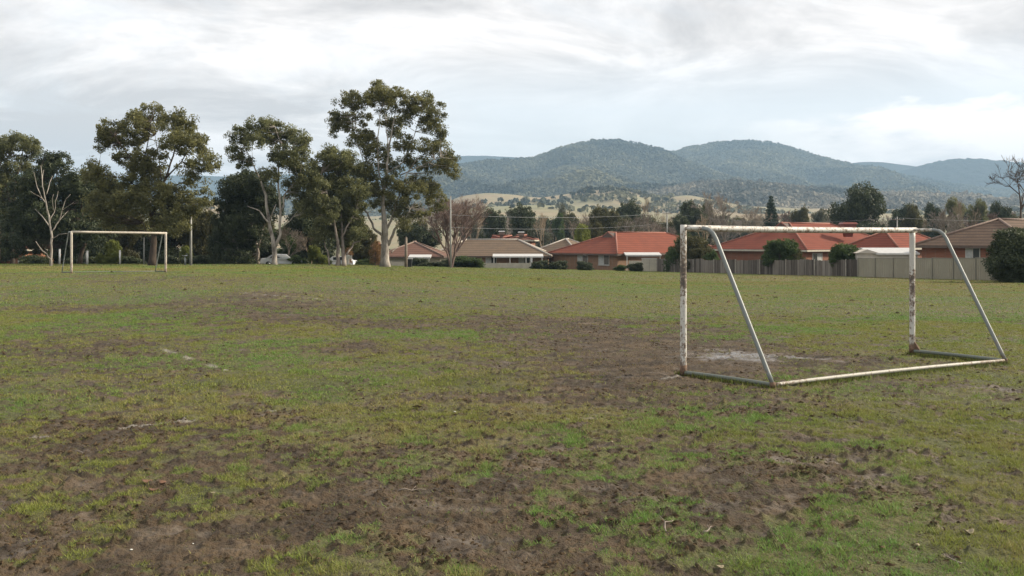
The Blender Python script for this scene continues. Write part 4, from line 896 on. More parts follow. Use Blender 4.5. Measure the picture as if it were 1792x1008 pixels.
h5 = house('rendered_house', 'house with rust-red tiled roof and pale wall right of the tallest gum', 770, 138, 3, 8.6, 9, 449, 2.1, M['roof_rust'], M['cream_wall'], M['cap_brown'], M['fascia_brown'], ridge='a')
h5b = house('rendered_house', 'house with small brown roof showing between the gum trunks', 672, 142, 5, 5.5, 8, 449, 1.9, M['roof_rust'], M['brick_brown'], M['cap_red'], M['fascia_brown'], ridge='a')
h6 = house('brick_house', 'orange brick house glimpsed through the trees at the left edge', 44, 118, 6, 9, 8, 436, 2.0, M['roof_red'], M['brick_orange'], M['cap_red'], M['fascia_cream'], ridge='a', wins=[('a', 2.2, 0.9, 1.3, 1.2)])
h7 = house('brick_house', 'distant dark red roof behind the long brown roof, left of two', 886, 175, 8, 2.4, 6, 421, 0.9, M['roof_red2'], M['brick_red'], M['cap_red'], M['fascia_cream'], ridge='a')
h8 = house('brick_house', 'distant dull pink roof behind the long brown roof, right of two', 930, 172, 8, 4.2, 6, 420, 0.9, M['roof_rust'], M['brick_red'], M['cap_red'], M['fascia_cream'], ridge='a')
def verandah(label, px0, px1, py, d, dep=2.4, posts=3, name='awning'):
    a = P(px0, py, d); b = P(px1, py, d); gzv = float(gz((a.x + b.x) / 2, d)); e = empty(name, (a.x, d, gzv), label, 'awning'); W_ = b.x - a.x; H = a.z - gzv
    r_ = MB(); slab(r_, [(0, 0, H), (W_, 0, H), (W_, dep, H + 0.32), (0, dep, H + 0.32)], Vector((0, 0, 1)), 0.2); r_.build('roof', M['roof_white'], e)
    for i in range(posts):
        p = MB(); p.box((0.2 + (W_ - 0.4) * i / max(1, posts - 1), 0.15, H / 2 - 0.1), (0.11, 0.11, H - 0.2)); p.build('post', M['white_paint'], e)
    return e
verandah('long white patio awning in front of the grey-brown roofed house', 862, 951, 448.5, 142.5, dep=2.6, posts=4)
verandah('white carport awning beside the rust-red roofed house', 714, 753, 450, 134.5, posts=2)
verandah('white awning on the right side of the orange-red roofed house', 1095, 1158, 446, 136, dep=2.5, posts=2)
# white gabled shed
def shed():
    d = 94; a = P(1500, 452, d); b = P(1606, 452, d); zg = float(gz(a.x, d)); e = empty('garden_shed', (a.x, d, zg), 'cream shed with low white metal roof behind the right goalpost', 'shed')
    W_ = b.x - a.x; h0 = P(0, 443, d).z - zg; h1_ = P(0, 436.5, d).z - zg; wl = 2.2
    w = MB(); D_ = 4.0
    w.add([(0, 0, -0.2), (W_, 0, -0.2), (W_, D_, -0.2), (0, D_, -0.2), (0, 0, h0), (W_, 0, h0), (W_, D_, h0), (0, D_, h0)], [(0, 1, 5, 4), (1, 2, 6, 5), (2, 3, 7, 6), (3, 0, 4, 7)]); w.build('wall', M['cream_wall'], e)
    r_ = MB(); slab(r_, [(1.5, -0.25, h0 + 0.02), (W_ + 0.1, -0.25, h0 + 0.02), (W_ + 0.1, D_ / 2, h1_ + 0.15), (1.0, D_ / 2, h1_ + 0.15)], Vector((0, 0, 1)), 0.08)
    slab(r_, [(1.0, D_ / 2, h1_ + 0.15), (W_ + 0.1, D_ / 2, h1_ + 0.15), (W_ + 0.1, D_ + 0.3, h0), (1.5, D_ + 0.3, h0)], Vector((0, 0, 1)), 0.08); r_.build('roof', M['roof_white'], e)
    g = MB(); gx = 0.9; slab(g, [(-0.15, -0.32, h0), (2.1, -0.32, h0), (gx, -0.32, h1_)], Vector((0, -1, 0)), 0.05)
    slab(g, [(-0.15, -0.27, h0 + 0.01), (gx, -0.27, h1_ + 0.02), (gx + 0.3, D_ * 0.6, h1_ + 0.02), (-0.15, D_, h0 + 0.01)], Vector((-1, 0, 0)), 0.04); g.build('gable', M['cream_wall'], e)
    f = MB(); f.box((W_ / 2 + 0.9, -0.32, h0 - 0.06), (W_ - 1.7, 0.1, 0.16)); f.build('gutter', M['white_paint'], e)
shed()
# evaporative coolers and roof bits
def cooler(label, px, py, d, s, cap, body, name='roof_cooler', col=None):
    p = P(px, py, d); e = empty(name, p, label, 'air cooler')
    def frus(z0, z1, w0, w1, m, nm):
        q = MB(); q.add([(x * w, y * w, z) for z, w in ((z0, w0), (z1, w1)) for x, y in ((-1, -1), (1, -1), (1, 1), (-1, 1))], [(3, 2, 1, 0), (4, 5, 6, 7), (0, 1, 5, 4), (1, 2, 6, 5), (2, 3, 7, 6), (3, 0, 4, 7)]); q.build(nm, m, e)
    frus(-0.5 * s, 0.0, 0.35 * s, 0.42 * s, body, 'duct'); frus(0.0, 0.12 * s, 0.72 * s, 0.8 * s, body, 'tray'); frus(0.12 * s, 0.78 * s, 0.66 * s, 0.60 * s, body, 'louvre_box'); frus(0.78 * s, 0.98 * s, 0.78 * s, 0.62 * s, cap, 'lid')
cooler('big red evaporative cooler on the middle red roof above the crossbar', 1484, 406, 133, 1.35, M['red_plastic'], M['red_plastic'])
cooler('white-topped cooler on the dark red roof, left of two', 878, 411.5, 176, 0.8, M['roof_white'], M['cap_brown'])
cooler('white-topped cooler on the dull pink roof, right of two', 912, 413, 173, 0.8, M['roof_white'], M['cap_brown'])
def flue():
    p = P(1527, 431, 130); e = empty('roof_flue', p, 'black roof flue with cowl on the red tiles above the white shed', 'flue')
    a = MB(); a.tube([(0, 0, -0.3), (0, 0, 0.7)], 0.16, 10); a.build('pipe', M['dark_metal'], e, True)
    a = MB(); a.tube([(0, 0, 0.7), (0, 0, 0.76), (0, 0, 1.05), (0.02, 0, 1.25)], [0.16, 0.34, 0.30, 0.10], 10); a.build('cowl', M['galv'], e, True)
    a = MB(); a.tube([(0.25, 0.05, -0.25), (0.32, 0.1, 0.15), (0.5, 0.2, -0.3)], 0.06, 6); a.build('pipe', M['dark_metal'], e, True)
flue()

# ------------------------------------------------------------------ fences
def fence_path(A, B, n):
    return [(A[0] + (B[0] - A[0]) * i / n, A[1] + (B[1] - A[1]) * i / n) for i in range(n + 1)]
FA = (19.6, 131.0); FB = (38.2, 77.0)
def fpt(px):     # point on the fence line seen at column px
    u = (px - 896) / F; t = (FA[0] - u * FA[1]) / (u * (FB[1] - FA[1]) - (FB[0] - FA[0])); return (FA[0] + t * (FB[0] - FA[0]), FA[1] + t * (FB[1] - FA[1]))
def paling():
    A = fpt(1150); B = fpt(1501); L = math.dist(A, B); e = empty('paling_fence', (A[0], A[1], float(gz(*A))), 'weathered grey timber paling fence behind the near goal', 'fence')
    d = Vector((B[0] - A[0], B[1] - A[1], 0)).normalized(); nn = Vector((d.y, -d.x, 0)); nn = nn if nn.y < 0 else -nn; up = Vector((0, 0, 1)); O = Vector(e.location)
    g = random.Random(3); n = int(L / 0.155); pl = MB(); tone = 0.5
    for i in range(n):
        s = i * 0.155 + 0.08; p = Vector((A[0], A[1], 0)) + d * s; z = float(gz(p.x, p.y)); seg = int(s / 2.45)
        if g.random() < 0.25: tone = g.random()
        u_ = s / L; brown = -0.15 if u_ > 0.93 else 0
        pl.cur = min(1, max(0, -0.05 + 0.55 * tone + 0.5 * g.random() + brown - (0.2 if seg % 3 == 1 else 0)))
        h = 1.62 + 0.05 * math.sin(seg * 2.1) + g.uniform(-0.04, 0.04) + (0.10 if u_ < 0.3 else 0)
        pl.box(p - O + up * (z + h / 2 - 0.03) + nn * g.uniform(-0.012, 0.012), (0.148, 0.02, h), (d, nn, up))
    pl.build('palings', M['paling'], e)
    for k in range(3):
        rl = MB(); zr = (0.3, 0.85, 1.4)[k]
        for j in range(int(L / 2.45)):
            a = Vector((A[0], A[1], 0)) + d * j * 2.45; b = a + d * 2.45; a.z = float(gz(a.x, a.y)) + zr; b.z = float(gz(b.x, b.y)) + zr
            rl.box((a + b) / 2 - O - nn * 0.04, (2.45, 0.045, 0.08), (d, nn, up))
        rl.build('rail', M['paling_post'], e)
    for j in range(0, int(L / 2.45) + 1, 1):
        if j % 2 and j > 3: continue
        p = Vector((A[0], A[1], 0)) + d * j * 2.45; z = float(gz(p.x, p.y)); q = MB(); q.box(p - O + up * (z + 0.80) + nn * 0.06, (0.11, 0.06, 1.72), (d, nn, up)); q.build('post', M['paling_post'], e)
paling()
def steel():
    A = fpt(1502); B = (FB[0] + 3.2, FB[1] - 9.3); L = math.dist(A, B); e = empty('steel_fence', (A[0], A[1], float(gz(*A))), 'beige ribbed sheet steel fence running to the large dark bush', 'fence')
    d = Vector((B[0] - A[0], B[1] - A[1], 0)).normalized(); nn = Vector((d.y, -d.x, 0)); nn = nn if nn.y < 0 else -nn; up = Vector((0, 0, 1)); O = Vector(e.location)
    n = int(L / 2.4) + 1
    for j in range(n):
        a = Vector((A[0], A[1], 0)) + d * j * 2.4; b = a + d * 2.36; za, zb_ = float(gz(a.x, a.y)), float(gz(b.x, b.y)); zt = (za + zb_) / 2 + 1.74; z0 = min(za, zb_) - 0.05
        pn = MB(); k = 0; s = 0.03; prof = []
        while s < 2.33:
            for ds, off in ((0, 0), (0.13, 0), (0.155, 0.035), (0.215, 0.035)): prof.append((s + ds, off))
            s += 0.24
        prof = [(min(s_, 2.35), o_) for s_, o_ in prof]
        vs = []
        for s_, o_ in prof:
            p = a + d * s_ + nn * o_ - O; vs += [Vector((p.x, p.y, z0 - O.z)), Vector((p.x, p.y, zt - 0.04 - O.z))]
        pn.add(vs, [(2 * i, 2 * i + 2, 2 * i + 3, 2 * i + 1) for i in range(len(prof) - 1)]); pn.build('panel', M['colorbond'], e)
        q = MB(); q.box(a + d * 1.2 - O + up * zt, (2.4, 0.07, 0.07), (d, nn, up)); q.build('rail', M['colorbond_dark'], e)
        q = MB(); q.box(a - O + up * ((z0 + zt) / 2) + nn * 0.025, (0.06, 0.10, zt - z0 + 0.05), (d, nn, up)); q.build('post', M['colorbond_dark'], e)
steel()
def panel_fence(name, label, px0, px1, d, h, m, step=1.9, d1=None):
    d1 = d1 or d; A = G(px0, d); B = G(px1, d1); e = empty(name, A, label, 'fence'); dr = Vector((B.x - A.x, B.y - A.y, 0)); L = dr.length; dr.normalize(); nn = Vector((dr.y, -dr.x, 0)); up = Vector((0, 0, 1))
    n = max(1, round(L / step)); w = L / n
    for j in range(n):
        p0 = dr * (j * w); q = MB(); k = int(w / 0.2)
        for i in range(k): q.cur = random.random(); q.box(p0 + dr * ((i + 0.5) * w / k) + up * h / 2 + nn * (0.012 * (i % 2)), (w / k - 0.006, 0.03, h), (dr, nn, up))
        q.build('panel', m, e)
        q = MB(); q.box(p0 + up * (h / 2 + 0.02) - nn * 0.0 + nn * 0.03, (0.09, 0.1, h + 0.05), (dr, nn, up)); q.build('post', m, e)
    return e
panel_fence('panel_fence', 'cream panel fence in front of the grey-brown roofed house', 846, 930, 131, 1.05, M['cream'])
panel_fence('panel_fence', 'low cream fence panel at the end of the orange-red roofed house', 1101, 1124, 134, 1.35, M['cream'])
def gate_box():
    a = G(1124, 132); e = empty('meter_box', a, 'tall cream box against the start of the paling fence', 'utility box'); W_ = 25 / F * 132
    q = MB(); q.box((W_ / 2, 0.3, 0.82), (W_, 0.6, 1.7)); q.build('cabinet', M['cream'], e)
    q = MB(); q.box((W_ / 2, 0.29, 1.70), (W_ + 0.1, 0.72, 0.06)); q.build('lid', M['roof_white'], e)
    q = MB(); q.box((W_ / 2, -0.012, 0.8), (0.02, 0.02, 1.5)); q.build('door_seam', M['fascia_brown'], e)
gate_box()
panel_fence('low_wall', 'low pale garden wall in front of the rust-red roofed house', 684, 716, 132, 0.85, M['cream_wall'], step=5)
# bushes round the houses
for key, px, top, w, d, lb in [
  ('bush', 945, 456.5, 36, 128, 'dark clipped bush at the right end of the cream fence, left one of the pair'), ('bush', 977, 457, 38, 128.5, 'dark clipped bush right of the cream fence, right one of the pair'),
  ('bush', 1023, 458, 32, 129, 'dark round bush under the left window of the orange-red roofed house'), ('bush', 1112, 460.5, 28, 129, 'dark round bush in front of the tall cream box'), ('gbush', 1086, 464, 24, 130, 'small scrubby bush at the brick corner left of the cream box'),
  ('gbush', 819, 449, 60, 122, 'large green bush in front of the long grey-brown roofed house'), ('bush', 792, 455, 44, 122, 'dark hedge bush at the foot of the wide bare tree'), ('bush', 734, 453, 42, 124, 'dark hedge under the white carport awning'),
  ('bush', 756, 459, 44, 120, 'low hedge left of the thin light pole'), ('gbush', 638, 454, 36, 112, 'green clipped hedge between the gum trunks'), ('gbush', 560, 452, 40, 108, 'green bush left of the parked white car behind the leaning gum'),
  ('gbush', 1190, 413, 60, 128, 'tall dark shrub leaning over the fence behind the left goalpost'), ('olive', 1218, 415, 60, 124.5, 'olive shrub spilling over the fence right of the left goalpost'),
  ('over', 1364, 420, 66, 106.8, 'round green bush overhanging the middle of the paling fence'), ('olive', 1390, 436, 34, 106, 'small olive bush beside the overhanging round bush'), ('over', 1483, 428, 58, 96, 'neat bright green bush over the end of the paling fence'),
  ('gbush', 1246, 440, 26, 120.5, 'pale scrubby bush behind the slanting goal brace')]:
    put(key, px, top, w, d, lb, 'bush', dz=-0.05)
put('bigbush', 1782, 404, 108, 70.5, 'large dark bush at the right edge in front of the steel fence', 'bush', dz=-0.1)

# ------------------------------------------------------------------ poles, wires, bollards, cars
def pole(name, label, px, d, top, r, m, cross=0, cat='pole'):
    b = G(px, d, -0.2); H = P(px, top, d).z - b.z; e = empty(name, b, label, cat)
    q = MB(); q.tube([(0, 0, 0), (0, 0, H * 0.5), (0, 0, H)], [r, r * 0.9, r * 0.75], 10); q.build('pole', m, e, True)
    q = MB(); q.tube([(0, 0, H), (0, 0, H + 0.08)], [r * 0.9, r * 0.5], 10); q.build('cap', m, e, True)
    for k in range(cross):
        q = MB(); q.box((0, -r - 0.03, H - 0.35 - 0.9 * k), (1.9, 0.09, 0.1)); ca = q.build('crossarm', M['pole_wood'], e)
        for s in (-0.85, -0.3, 0.3, 0.85):
            q = MB(); q.tube([(s, -r - 0.03, H - 0.30 - 0.9 * k), (s, -r - 0.03, H - 0.16 - 0.9 * k)], [0.05, 0.035], 6); q.build('insulator', M['roof_white'], ca)
    return e, b, H
pole('street_pole', 'tall pale metal pole between the broad gum and the dark evergreen', 334, 86, 366, 0.12, M['pole_pale'])
pole('street_pole', 'thin pale pole in front of the wide reddish bare tree', 788.5, 112, 344, 0.10, M['pole_pale'])
pole('timber_pole', 'short timber pole right of the tallest gum trunk', 710.5, 103, 416, 0.17, M['pole_wood'])
pole('post', 'thin grey post seen through the far goal near its right side', 252, 90, 417, 0.06, M['pole_pale'], cat='post')
pole('power_pole', 'distant pale power pole left of the near goalpost', 1167.5, 190, 371, 0.16, M['pole_pale'], cross=1)
pole('power_pole', 'distant pale power pole above the right end of the crossbar', 1570, 135, 380, 0.10, M['pole_pale'], cross=1)
def wire(label, a, b, sag, r=0.022):
    A = P(*a); B = P(*b); e = None; q = MB(); pts = []
    for i in range(25):
        t = i / 24; p = A.lerp(B, t); p.z -= sag * 4 * t * (1 - t); pts.append(p - A)
    q.tube(pts, r, 5); o = q.build('power_line', M['wire'], None, True, loc=A); tag(o, label, 'power line', 'overhead power lines')
wire('upper power line running right from the thin pale pole', (789, 376, 112), (1167, 372, 190), 0.6, 0.018)
wire('lower power line running right from the thin pale pole', (789, 398, 112), (1167, 390, 190), 0.6, 0.016)
wire('power line between the two distant poles above the crossbar', (1167, 372, 190), (1570, 381, 135), 1.2, 0.016)
wire('power line running right off the distant right power pole', (1570, 381, 135), (1900, 380, 150), 0.5, 0.015)
for px, tp, lb in [(104.5, 437, 'white bollard left of the far goal'), (153, 440, 'white bollard seen just inside the left post of the far goal'), (210, 439, 'white bollard seen through the middle of the far goal')]:
    b = G(px, 92, -0.1); H = P(px, tp, 92).z - b.z; e = empty('bollard', b, lb, 'bollard', 'white bollards behind the far goal')
    q = MB(); q.tube([(0, 0, 0), (0, 0, H)], 0.085, 10); q.build('post', M['white_paint'], e, True); q = MB(); q.tube([(0, 0, H), (0, 0, H + 0.03), (0, 0, H + 0.07)], [0.1, 0.1, 0.03], 10); q.build('cap', M['white_paint'], e, True)
def gate(px0, px1, d, tp, label):
    a = G(px0, d); b = G(px1, d); H = P(0, tp, d).z - a.z; e = empty('metal_gate', a, label, 'gate'); W_ = b.x - a.x
    for x in (0, W_): q = MB(); q.tube([(x, 0, -0.1), (x, 0, H + 0.1)], 0.06, 8); q.build('post', M['pole_pale'], e, True)
    q = MB()
    for z in (0.15, H): q.tube([(0, 0, z), (W_, 0, z)], 0.03, 6)
    for i in range(1, 9): q.tube([(W_ * i / 9, 0, 0.15), (W_ * i / 9, 0, H)], 0.018, 5)
    q.build('leaf', M['galv'], e, True)
gate(135, 150, 97, 441, 'small grey barred gate between two white bollards behind the far goal')
def fountain():
    b = G(324, 86); e = empty('drinking_fountain', b, 'small blue-grey drinking fountain right of the tall pale pole', 'drinking fountain')
    q = MB(); q.tube([(0, 0, -0.05), (0, 0, 0.75)], [0.10, 0.07], 8); q.build('pedestal', M['galv'], e, True)
    q = MB(); q.tube([(0, 0, 0.75), (0, 0, 0.80), (0, 0, 0.88)], [0.08, 0.24, 0.26], 12); q.build('basin', M['galv'], e, True)
    q = MB(); q.tube([(0.18, 0, 0.88), (0.18, 0, 0.98), (0.08, 0, 1.0)], 0.02, 6); q.build('tap', M['galv'], e, True)
fountain()
def car(label, px, d, rz, lift=0.0):
    e = empty('parked_car', G(px, d, lift), label, 'car', 'white cars parked behind the trees', rz)
    def prism(prof, w0, w1, m, nm, par=e):
        q = MB(); n = len(prof)
        vs = [(x, -w0 / 2 if z < 0.9 else -w1 / 2, z) for x, z in prof] + [(x, w0 / 2 if z < 0.9 else w1 / 2, z) for x, z in prof]
        q.add(vs, [tuple(range(n)), tuple(range(2 * n - 1, n - 1, -1))] + [(i, i + n, (i + 1) % n + n, (i + 1) % n) for i in range(n)])
        o = q.build(nm, m, par)
        bv = o.modifiers.new('bevel', 'BEVEL'); bv.width = 0.05; bv.segments = 2; return o
    prism([(-2.15, 0.25), (2.1, 0.25), (2.2, 0.55), (2.1, 0.74), (1.1, 0.88), (0.45, 1.33), (-0.9, 1.38), (-1.6, 0.95), (-2.15, 0.9), (-2.25, 0.5)], 1.72, 1.42, M['car_white'], 'body')
    for s in (-1, 1):
        for x0, x1, x2, x3 in ((0.85, 0.40, -0.12, -0.12), (-0.20, -0.20, -0.85, -1.25)):
            q = MB(); q.quad(*[(x, s * y, z) for x, y, z in ((x0, 0.80, 0.95), (x1, 0.72, 1.28), (x2, 0.72, 1.31), (x3, 0.80, 0.97))]); q.build('window', M['glass'], e)
        for x in (-1.35, 1.35):
            q = MB(); q.tube([(x, s * 0.66, 0.3), (x, s * 0.88, 0.3)], 0.31, 16); q.build('tyre', M['tyre'], e, True)
            q = MB(); q.tube([(x, s * 0.875, 0.3), (x, s * 0.89, 0.3)], 0.18, 12); q.build('wheel_rim', M['galv'], e, True)
    q = MB(); q.quad((0.95, -0.6, 0.97), (0.95, 0.6, 0.97), (0.52, 0.55, 1.30), (0.52, -0.55, 1.30)); q.build('windscreen', M['glass'], e)
    return e
car('white parked car half hidden behind the forked white gum trunk', 494, 104, 0.15)
car('white parked car behind the leaning gum trunks', 592, 112, 2.9)
def sign():
    b = G(608.5, 106); e = empty('white_letterbox_post', b, 'small white post with a flat cross panel beside the leaning gum', 'sign post'); H = P(0, 446, 106).z - b.z
    q = MB(); q.box((0, 0, H / 2), (0.3, 0.12, H)); q.build('post', M['white_paint'], e); q = MB(); q.box((0, -0.09, H * 0.78), (0.95, 0.06, 0.35)); q.build('panel', M['white_paint'], e)
sign()
def person_like_bin():
    b = G(716.5, 104.5); e = empty('wheelie_bin', b, 'small dark bin with pale lid beside the short timber pole', 'bin')
    q = MB(); q.add([(x * w, y * w, z) for z, w in ((0, 0.22), (0.85, 0.29)) for x, y in ((-1, -1), (1, -1), (1, 1), (-1, 1))], [(3, 2, 1, 0), (4, 5, 6, 7), (0, 1, 5, 4), (1, 2, 6, 5), (2, 3, 7, 6), (3, 0, 4, 7)]); q.build('body', M['dark_metal'], e)
    q = MB(); q.box((0, -0.02, 0.90), (0.62, 0.66, 0.07)); q.build('lid', M['roof_white'], e)
    for s in (-1, 1): q = MB(); q.tube([(s * 0.2, 0.26, 0.1), (s * 0.27, 0.26, 0.1)], 0.1, 10); q.build('wheel', M['tyre'], e)
person_like_bin()
b = G(930, 129.5); e = empty('fence_post', b, 'tall white post at the right end of the cream fence', 'post'); q = MB(); q.box((0, 0, 0.75), (0.28, 0.2, 1.55)); q.build('post', M['white_paint'], e); q = MB(); q.box((0, 0, 1.56), (0.34, 0.26, 0.07)); q.build('cap', M['white_paint'], e)
b = G(39, 110); e = empty('meter_box', b, 'white box beside the orange brick house at the left edge', 'utility box'); q = MB(); q.box((0, 0, 0.45), (0.75, 0.5, 1.0)); q.build('cabinet', M['white_paint'], e); q = MB(); q.box((0, 0, 0.97), (0.8, 0.56, 0.05)); q.build('lid', M['frame_pale'], e)

# ------------------------------------------------------------------ goals
def seg(pts, rad, n, m, name, parent, wear=None, sub=6):
    q = MB(); PP = []; RR = []; WW = []
    wear = wear or [0.5] * len(pts)
    for i in range(len(pts) - 1):
        for k in range(sub): t = k / sub; PP.append(Vector(pts[i]).lerp(Vector(pts[i + 1]), t)); WW.append(wear[i] + (wear[i + 1] - wear[i]) * t)
    PP.append(Vector(pts[-1])); WW.append(wear[-1]); q.tube(PP, rad, n)
    q.a = [w for w in WW for _ in range(n)]
    return q.build(name, m, parent, True)
def bow(a, b, sag, n=6):     # pipes of an old goal are never quite straight
    a = Vector(a); b = Vector(b); return [a.lerp(b, i / n) + Vector(sag) * (4 * (i / n) * (1 - i / n)) for i in range(n + 1)]
def near_goal():
    fp = lambda px, py: Vector(((px - 896) / F * (EYE * F / (py - HZ)), EYE * F / (py - HZ), 0))
    L = fp(1196, 656); B_ = fp(1352, 679); R_ = fp(1596.5, 617.5); C_ = fp(1759, 636)
    e = empty('soccer_goal', L, 'large near soccer goal with peeling white paint, rusty posts and no net', 'soccer goal'); O = L
    H = 2.083; up = Vector((0, 0, 1)); r = 0.047; d = (R_ - L).normalized()
    z0 = 0.02
    seg([L - O + up * z0, L - O + up * 0.35, L - O + up * 0.9, L - O + up * 1.5, L - O + up * (H + r)], r, 16, M['goal_paint'], 'post', e, [0.75, 0.5, 0.45, 0.80, 0.42])
    seg([R_ - O + up * z0, R_ - O + up * 0.35, R_ - O + up * 0.7, R_ - O + up * 1.3, R_ - O + up * 1.45, R_ - O + up * (H - r)], r, 16, M['goal_paint'], 'post', e, [0.8, 0.45, 0.5, 0.78, 0.35, 0.2])
    cb = bow(L - O + up * H + d * r * 0.9, R_ - O + up * (H - 0.005) + d * 0.09, (0, 0, -0.012))
    seg(cb, r * 0.98, 16, M['goal_paint'], 'crossbar', e, [0.5] * 7)
    for A, Bk, sgn in ((L, B_, 1), (R_, C_, -1)):
        v = (Bk - A); arm = A + v * 0.34
        top = A - O + up * (H - 0.004)
        pts = [top + v.normalized() * 0.04, arm - v.normalized() * 0.16 - O + up * (H - 0.006)]
        down = (Bk - arm) - up * H
        for t in (0.0, 0.35, 0.7, 1.0):
            c = arm - O + up * (H - 0.006); p0 = c - v.normalized() * 0.16; p1 = c + down.normalized() * 0.16
            pts.append(p0 * (1 - t) ** 2 + c * 2 * t * (1 - t) + p1 * t * t)
        end = Bk - O + up * 0.05; a = pts[-1]
        pts += [a.lerp(end, k / 5) for k in range(1, 6)]
        w = [0.55, 0.55] + [0.25] * 4 + [0.3, 0.35, 0.45, 0.5, 0.6]
        seg(pts[1:], 0.030, 12, M['goal_brace'], 'brace', e, w[1:], 3)
        seg(pts[:2], 0.026, 12, M['goal_paint'], 'top_arm', e, [0.5, 0.5], 3)
        seg(bow(A - O + up * 0.035, Bk - O + up * 0.04, (0, 0, 0.006)), 0.030, 12, M['goal_base'], 'ground_bar', e, [0.3, 0.5, 0.3, 0.35, 0.3, 0.35, 0.5])
        q = MB(); q.tube([Bk - O - up * 0.0 + up * 0.0, Bk - O + up * 0.075], 0.040, 10); q.build('joint', M['goal_rust'], e, True)
        q = MB(); vv = v.normalized(); q.tube([A - O, A - O + up * 0.14], 0.053, 14); q.build('foot_collar', M['goal_rust'], e, True)
        if sgn < 0:
            q = MB(); s_ = v.normalized().cross(up); p = A - O
            slab(q, [p + vv * 0.045 + up * 0.02 + s_ * 0.012, p + vv * 0.16 + up * 0.05 + s_ * 0.012, p + vv * 0.045 + up * 0.20 + s_ * 0.012], s_, 0.024); q.build('gusset', M['goal_rust'], e)
    seg(bow(B_ - O + up * 0.04, C_ - O + up * 0.045, (0, 0, 0.02)), 0.027, 12, M['goal_back'], 'rear_ground_bar', e, [0.7, 0.45, 0.4, 0.4, 0.45, 0.5, 0.85])
    return O
near_goal()
def bar_tufts():     # longer grass the mower misses along the pipes on the ground
    fp = lambda px, py: np.array([(px - 896) / F * (EYE * F / (py - HZ)), EYE * F / (py - HZ)])
    L, B_, R_, C_ = fp(1196, 656), fp(1352, 679), fp(1596.5, 617.5), fp(1759, 636); g = np.random.default_rng(4); V = []
    for a, b, n in ((L, B_, 1500), (R_, C_, 1500), (B_, C_, 4200), (L, L + 0.001, 260), (R_, R_ + 0.001, 260)):
        t = g.random(n); off = g.normal(size=n) * 0.035 + np.sign(g.random(n) - 0.5) * 0.045; dr = (b - a) / (np.linalg.norm(b - a) + 1e-9); x = a[0] + (b[0] - a[0]) * t - dr[1] * off + g.normal(size=n) * 0.02; y = a[1] + (b[1] - a[1]) * t + dr[0] * off + g.normal(size=n) * 0.02
        k = (vnoise(x * 2.2, y * 2.2, 8) + 0.25 * g.random(n)) > 0.42; x, y = x[k], y[k]; n = len(x); z = gz(x, y); h = 0.03 + 0.05 * g.random(n); an = g.random(n) * 6.28
        for q_ in (np.stack([x - 0.004, y, z - 0.01], 1), np.stack([x + 0.004, y + 0.002, z - 0.01], 1), np.stack([x + np.cos(an) * h * 0.5, y + np.sin(an) * h * 0.5, z + h], 1)): V.append((n, q_))
    tri = [np.stack([V[i][1], V[i + 1][1], V[i + 2][1]], 1).reshape(-1, 3) for i in range(0, len(V), 3)]; A = np.concatenate(tri)
    n3 = len(A) // 3; g2 = np.random.default_rng(9)
    me = np_mesh('grass', A, np.arange(len(A)).reshape(-1, 3), False, {'straw': np.repeat(g2.random(n3) * 0.6, 3), 'lush': np.repeat(g2.random(n3), 3), 'dead': np.repeat((g2.random(n3) < 0.3).astype(float), 3)})
    tag(link('grass', me, bm_), 'longer grass tufts growing along the ground bars of the near goal', 'grass', kind='stuff')
bar_tufts()
def far_goal():
    L = G(125, 49); R_ = G(290, 52.0); e = empty('soccer_goal', L, 'smaller looking far soccer goal with cream posts in front of the tall gums', 'soccer goal'); O = L; up = Vector((0, 0, 1)); H = 2.08; d = (R_ - L); d.z = 0
    q = lambda p: p - O
    seg([q(L), q(L) + up * 1, q(L) + up * (H + 0.03)], 0.06, 12, M['goal_far'], 'post', e, [.7, .45, .4]); seg([q(R_), q(R_) + up * 1, q(R_) + up * H], 0.06, 12, M['goal_far'], 'post', e, [.7, .45, .4])
    seg([q(L) + up * H, q(R_) + up * H + d.normalized() * 0.06], 0.058, 12, M['goal_far'], 'crossbar', e, [.45, .45])
    v = Vector((-0.85, 0.8, 0)); back = []
    for A in (L, R_):
        Bk = A + v; Bk.z = float(gz(Bk.x, Bk.y)) + 0.03; back.append(Bk)
        seg([q(A) + up * H, q(A) + up * H + v * 0.3, q(Bk)], 0.026, 8, M['galv'], 'brace', e); seg([q(A) + up * 0.04, q(Bk)], 0.028, 8, M['goal_base'], 'ground_bar', e)
    seg([q(back[0]), q(back[1])], 0.024, 8, M['goal_base'], 'rear_ground_bar', e)
far_goal()

# ------------------------------------------------------------------ litter on the mud
def gl(px, py):
    p = GP(px, py); z = float(ground_z(np.array([p.x]), np.array([p.y]))[0]); return Vector((p.x, p.y, z + 0.006))
def leaf(px, py, s, m, label, rz, name='fallen_leaf', cat='leaf', curl=0.25, asp=0.38, group=None):
    s *= 0.75
    n = 7; vs = []; fs = []
    for i in range(n):
        t = i / (n - 1); w = s * asp * math.sin(pi * (0.06 + 0.90 * t)) ** 0.8; z = s * curl * (2 * t - 1) ** 2
        vs += [(s * (t - 0.5), -w, z + w * 0.35), (s * (t - 0.5), 0, z), (s * (t - 0.5), w, z + w * 0.35)]
    for i in range(n - 1):
        for k in (0, 1): a = i * 3 + k; fs.append((a, a + 3, a + 4, a + 1))
    q = MB(); q.add(vs, fs); o = q.build(name, m, None, True, loc=gl(px, py)); o.rotation_euler = (0.1, 0.08, rz)
    so = o.modifiers.new('thickness', 'SOLIDIFY'); so.thickness = 0.002
    return tag(o, label, cat, group)
leaf(257, 848, 0.10, M['deadleaf'], 'brown curled leaf, upper left of the small clump on the mud at lower left', 0.3, asp=0.45)
leaf(285, 853, 0.085, M['deadleaf'], 'reddish dead leaf, right one in the small clump on the mud at lower left', -0.5, asp=0.4)
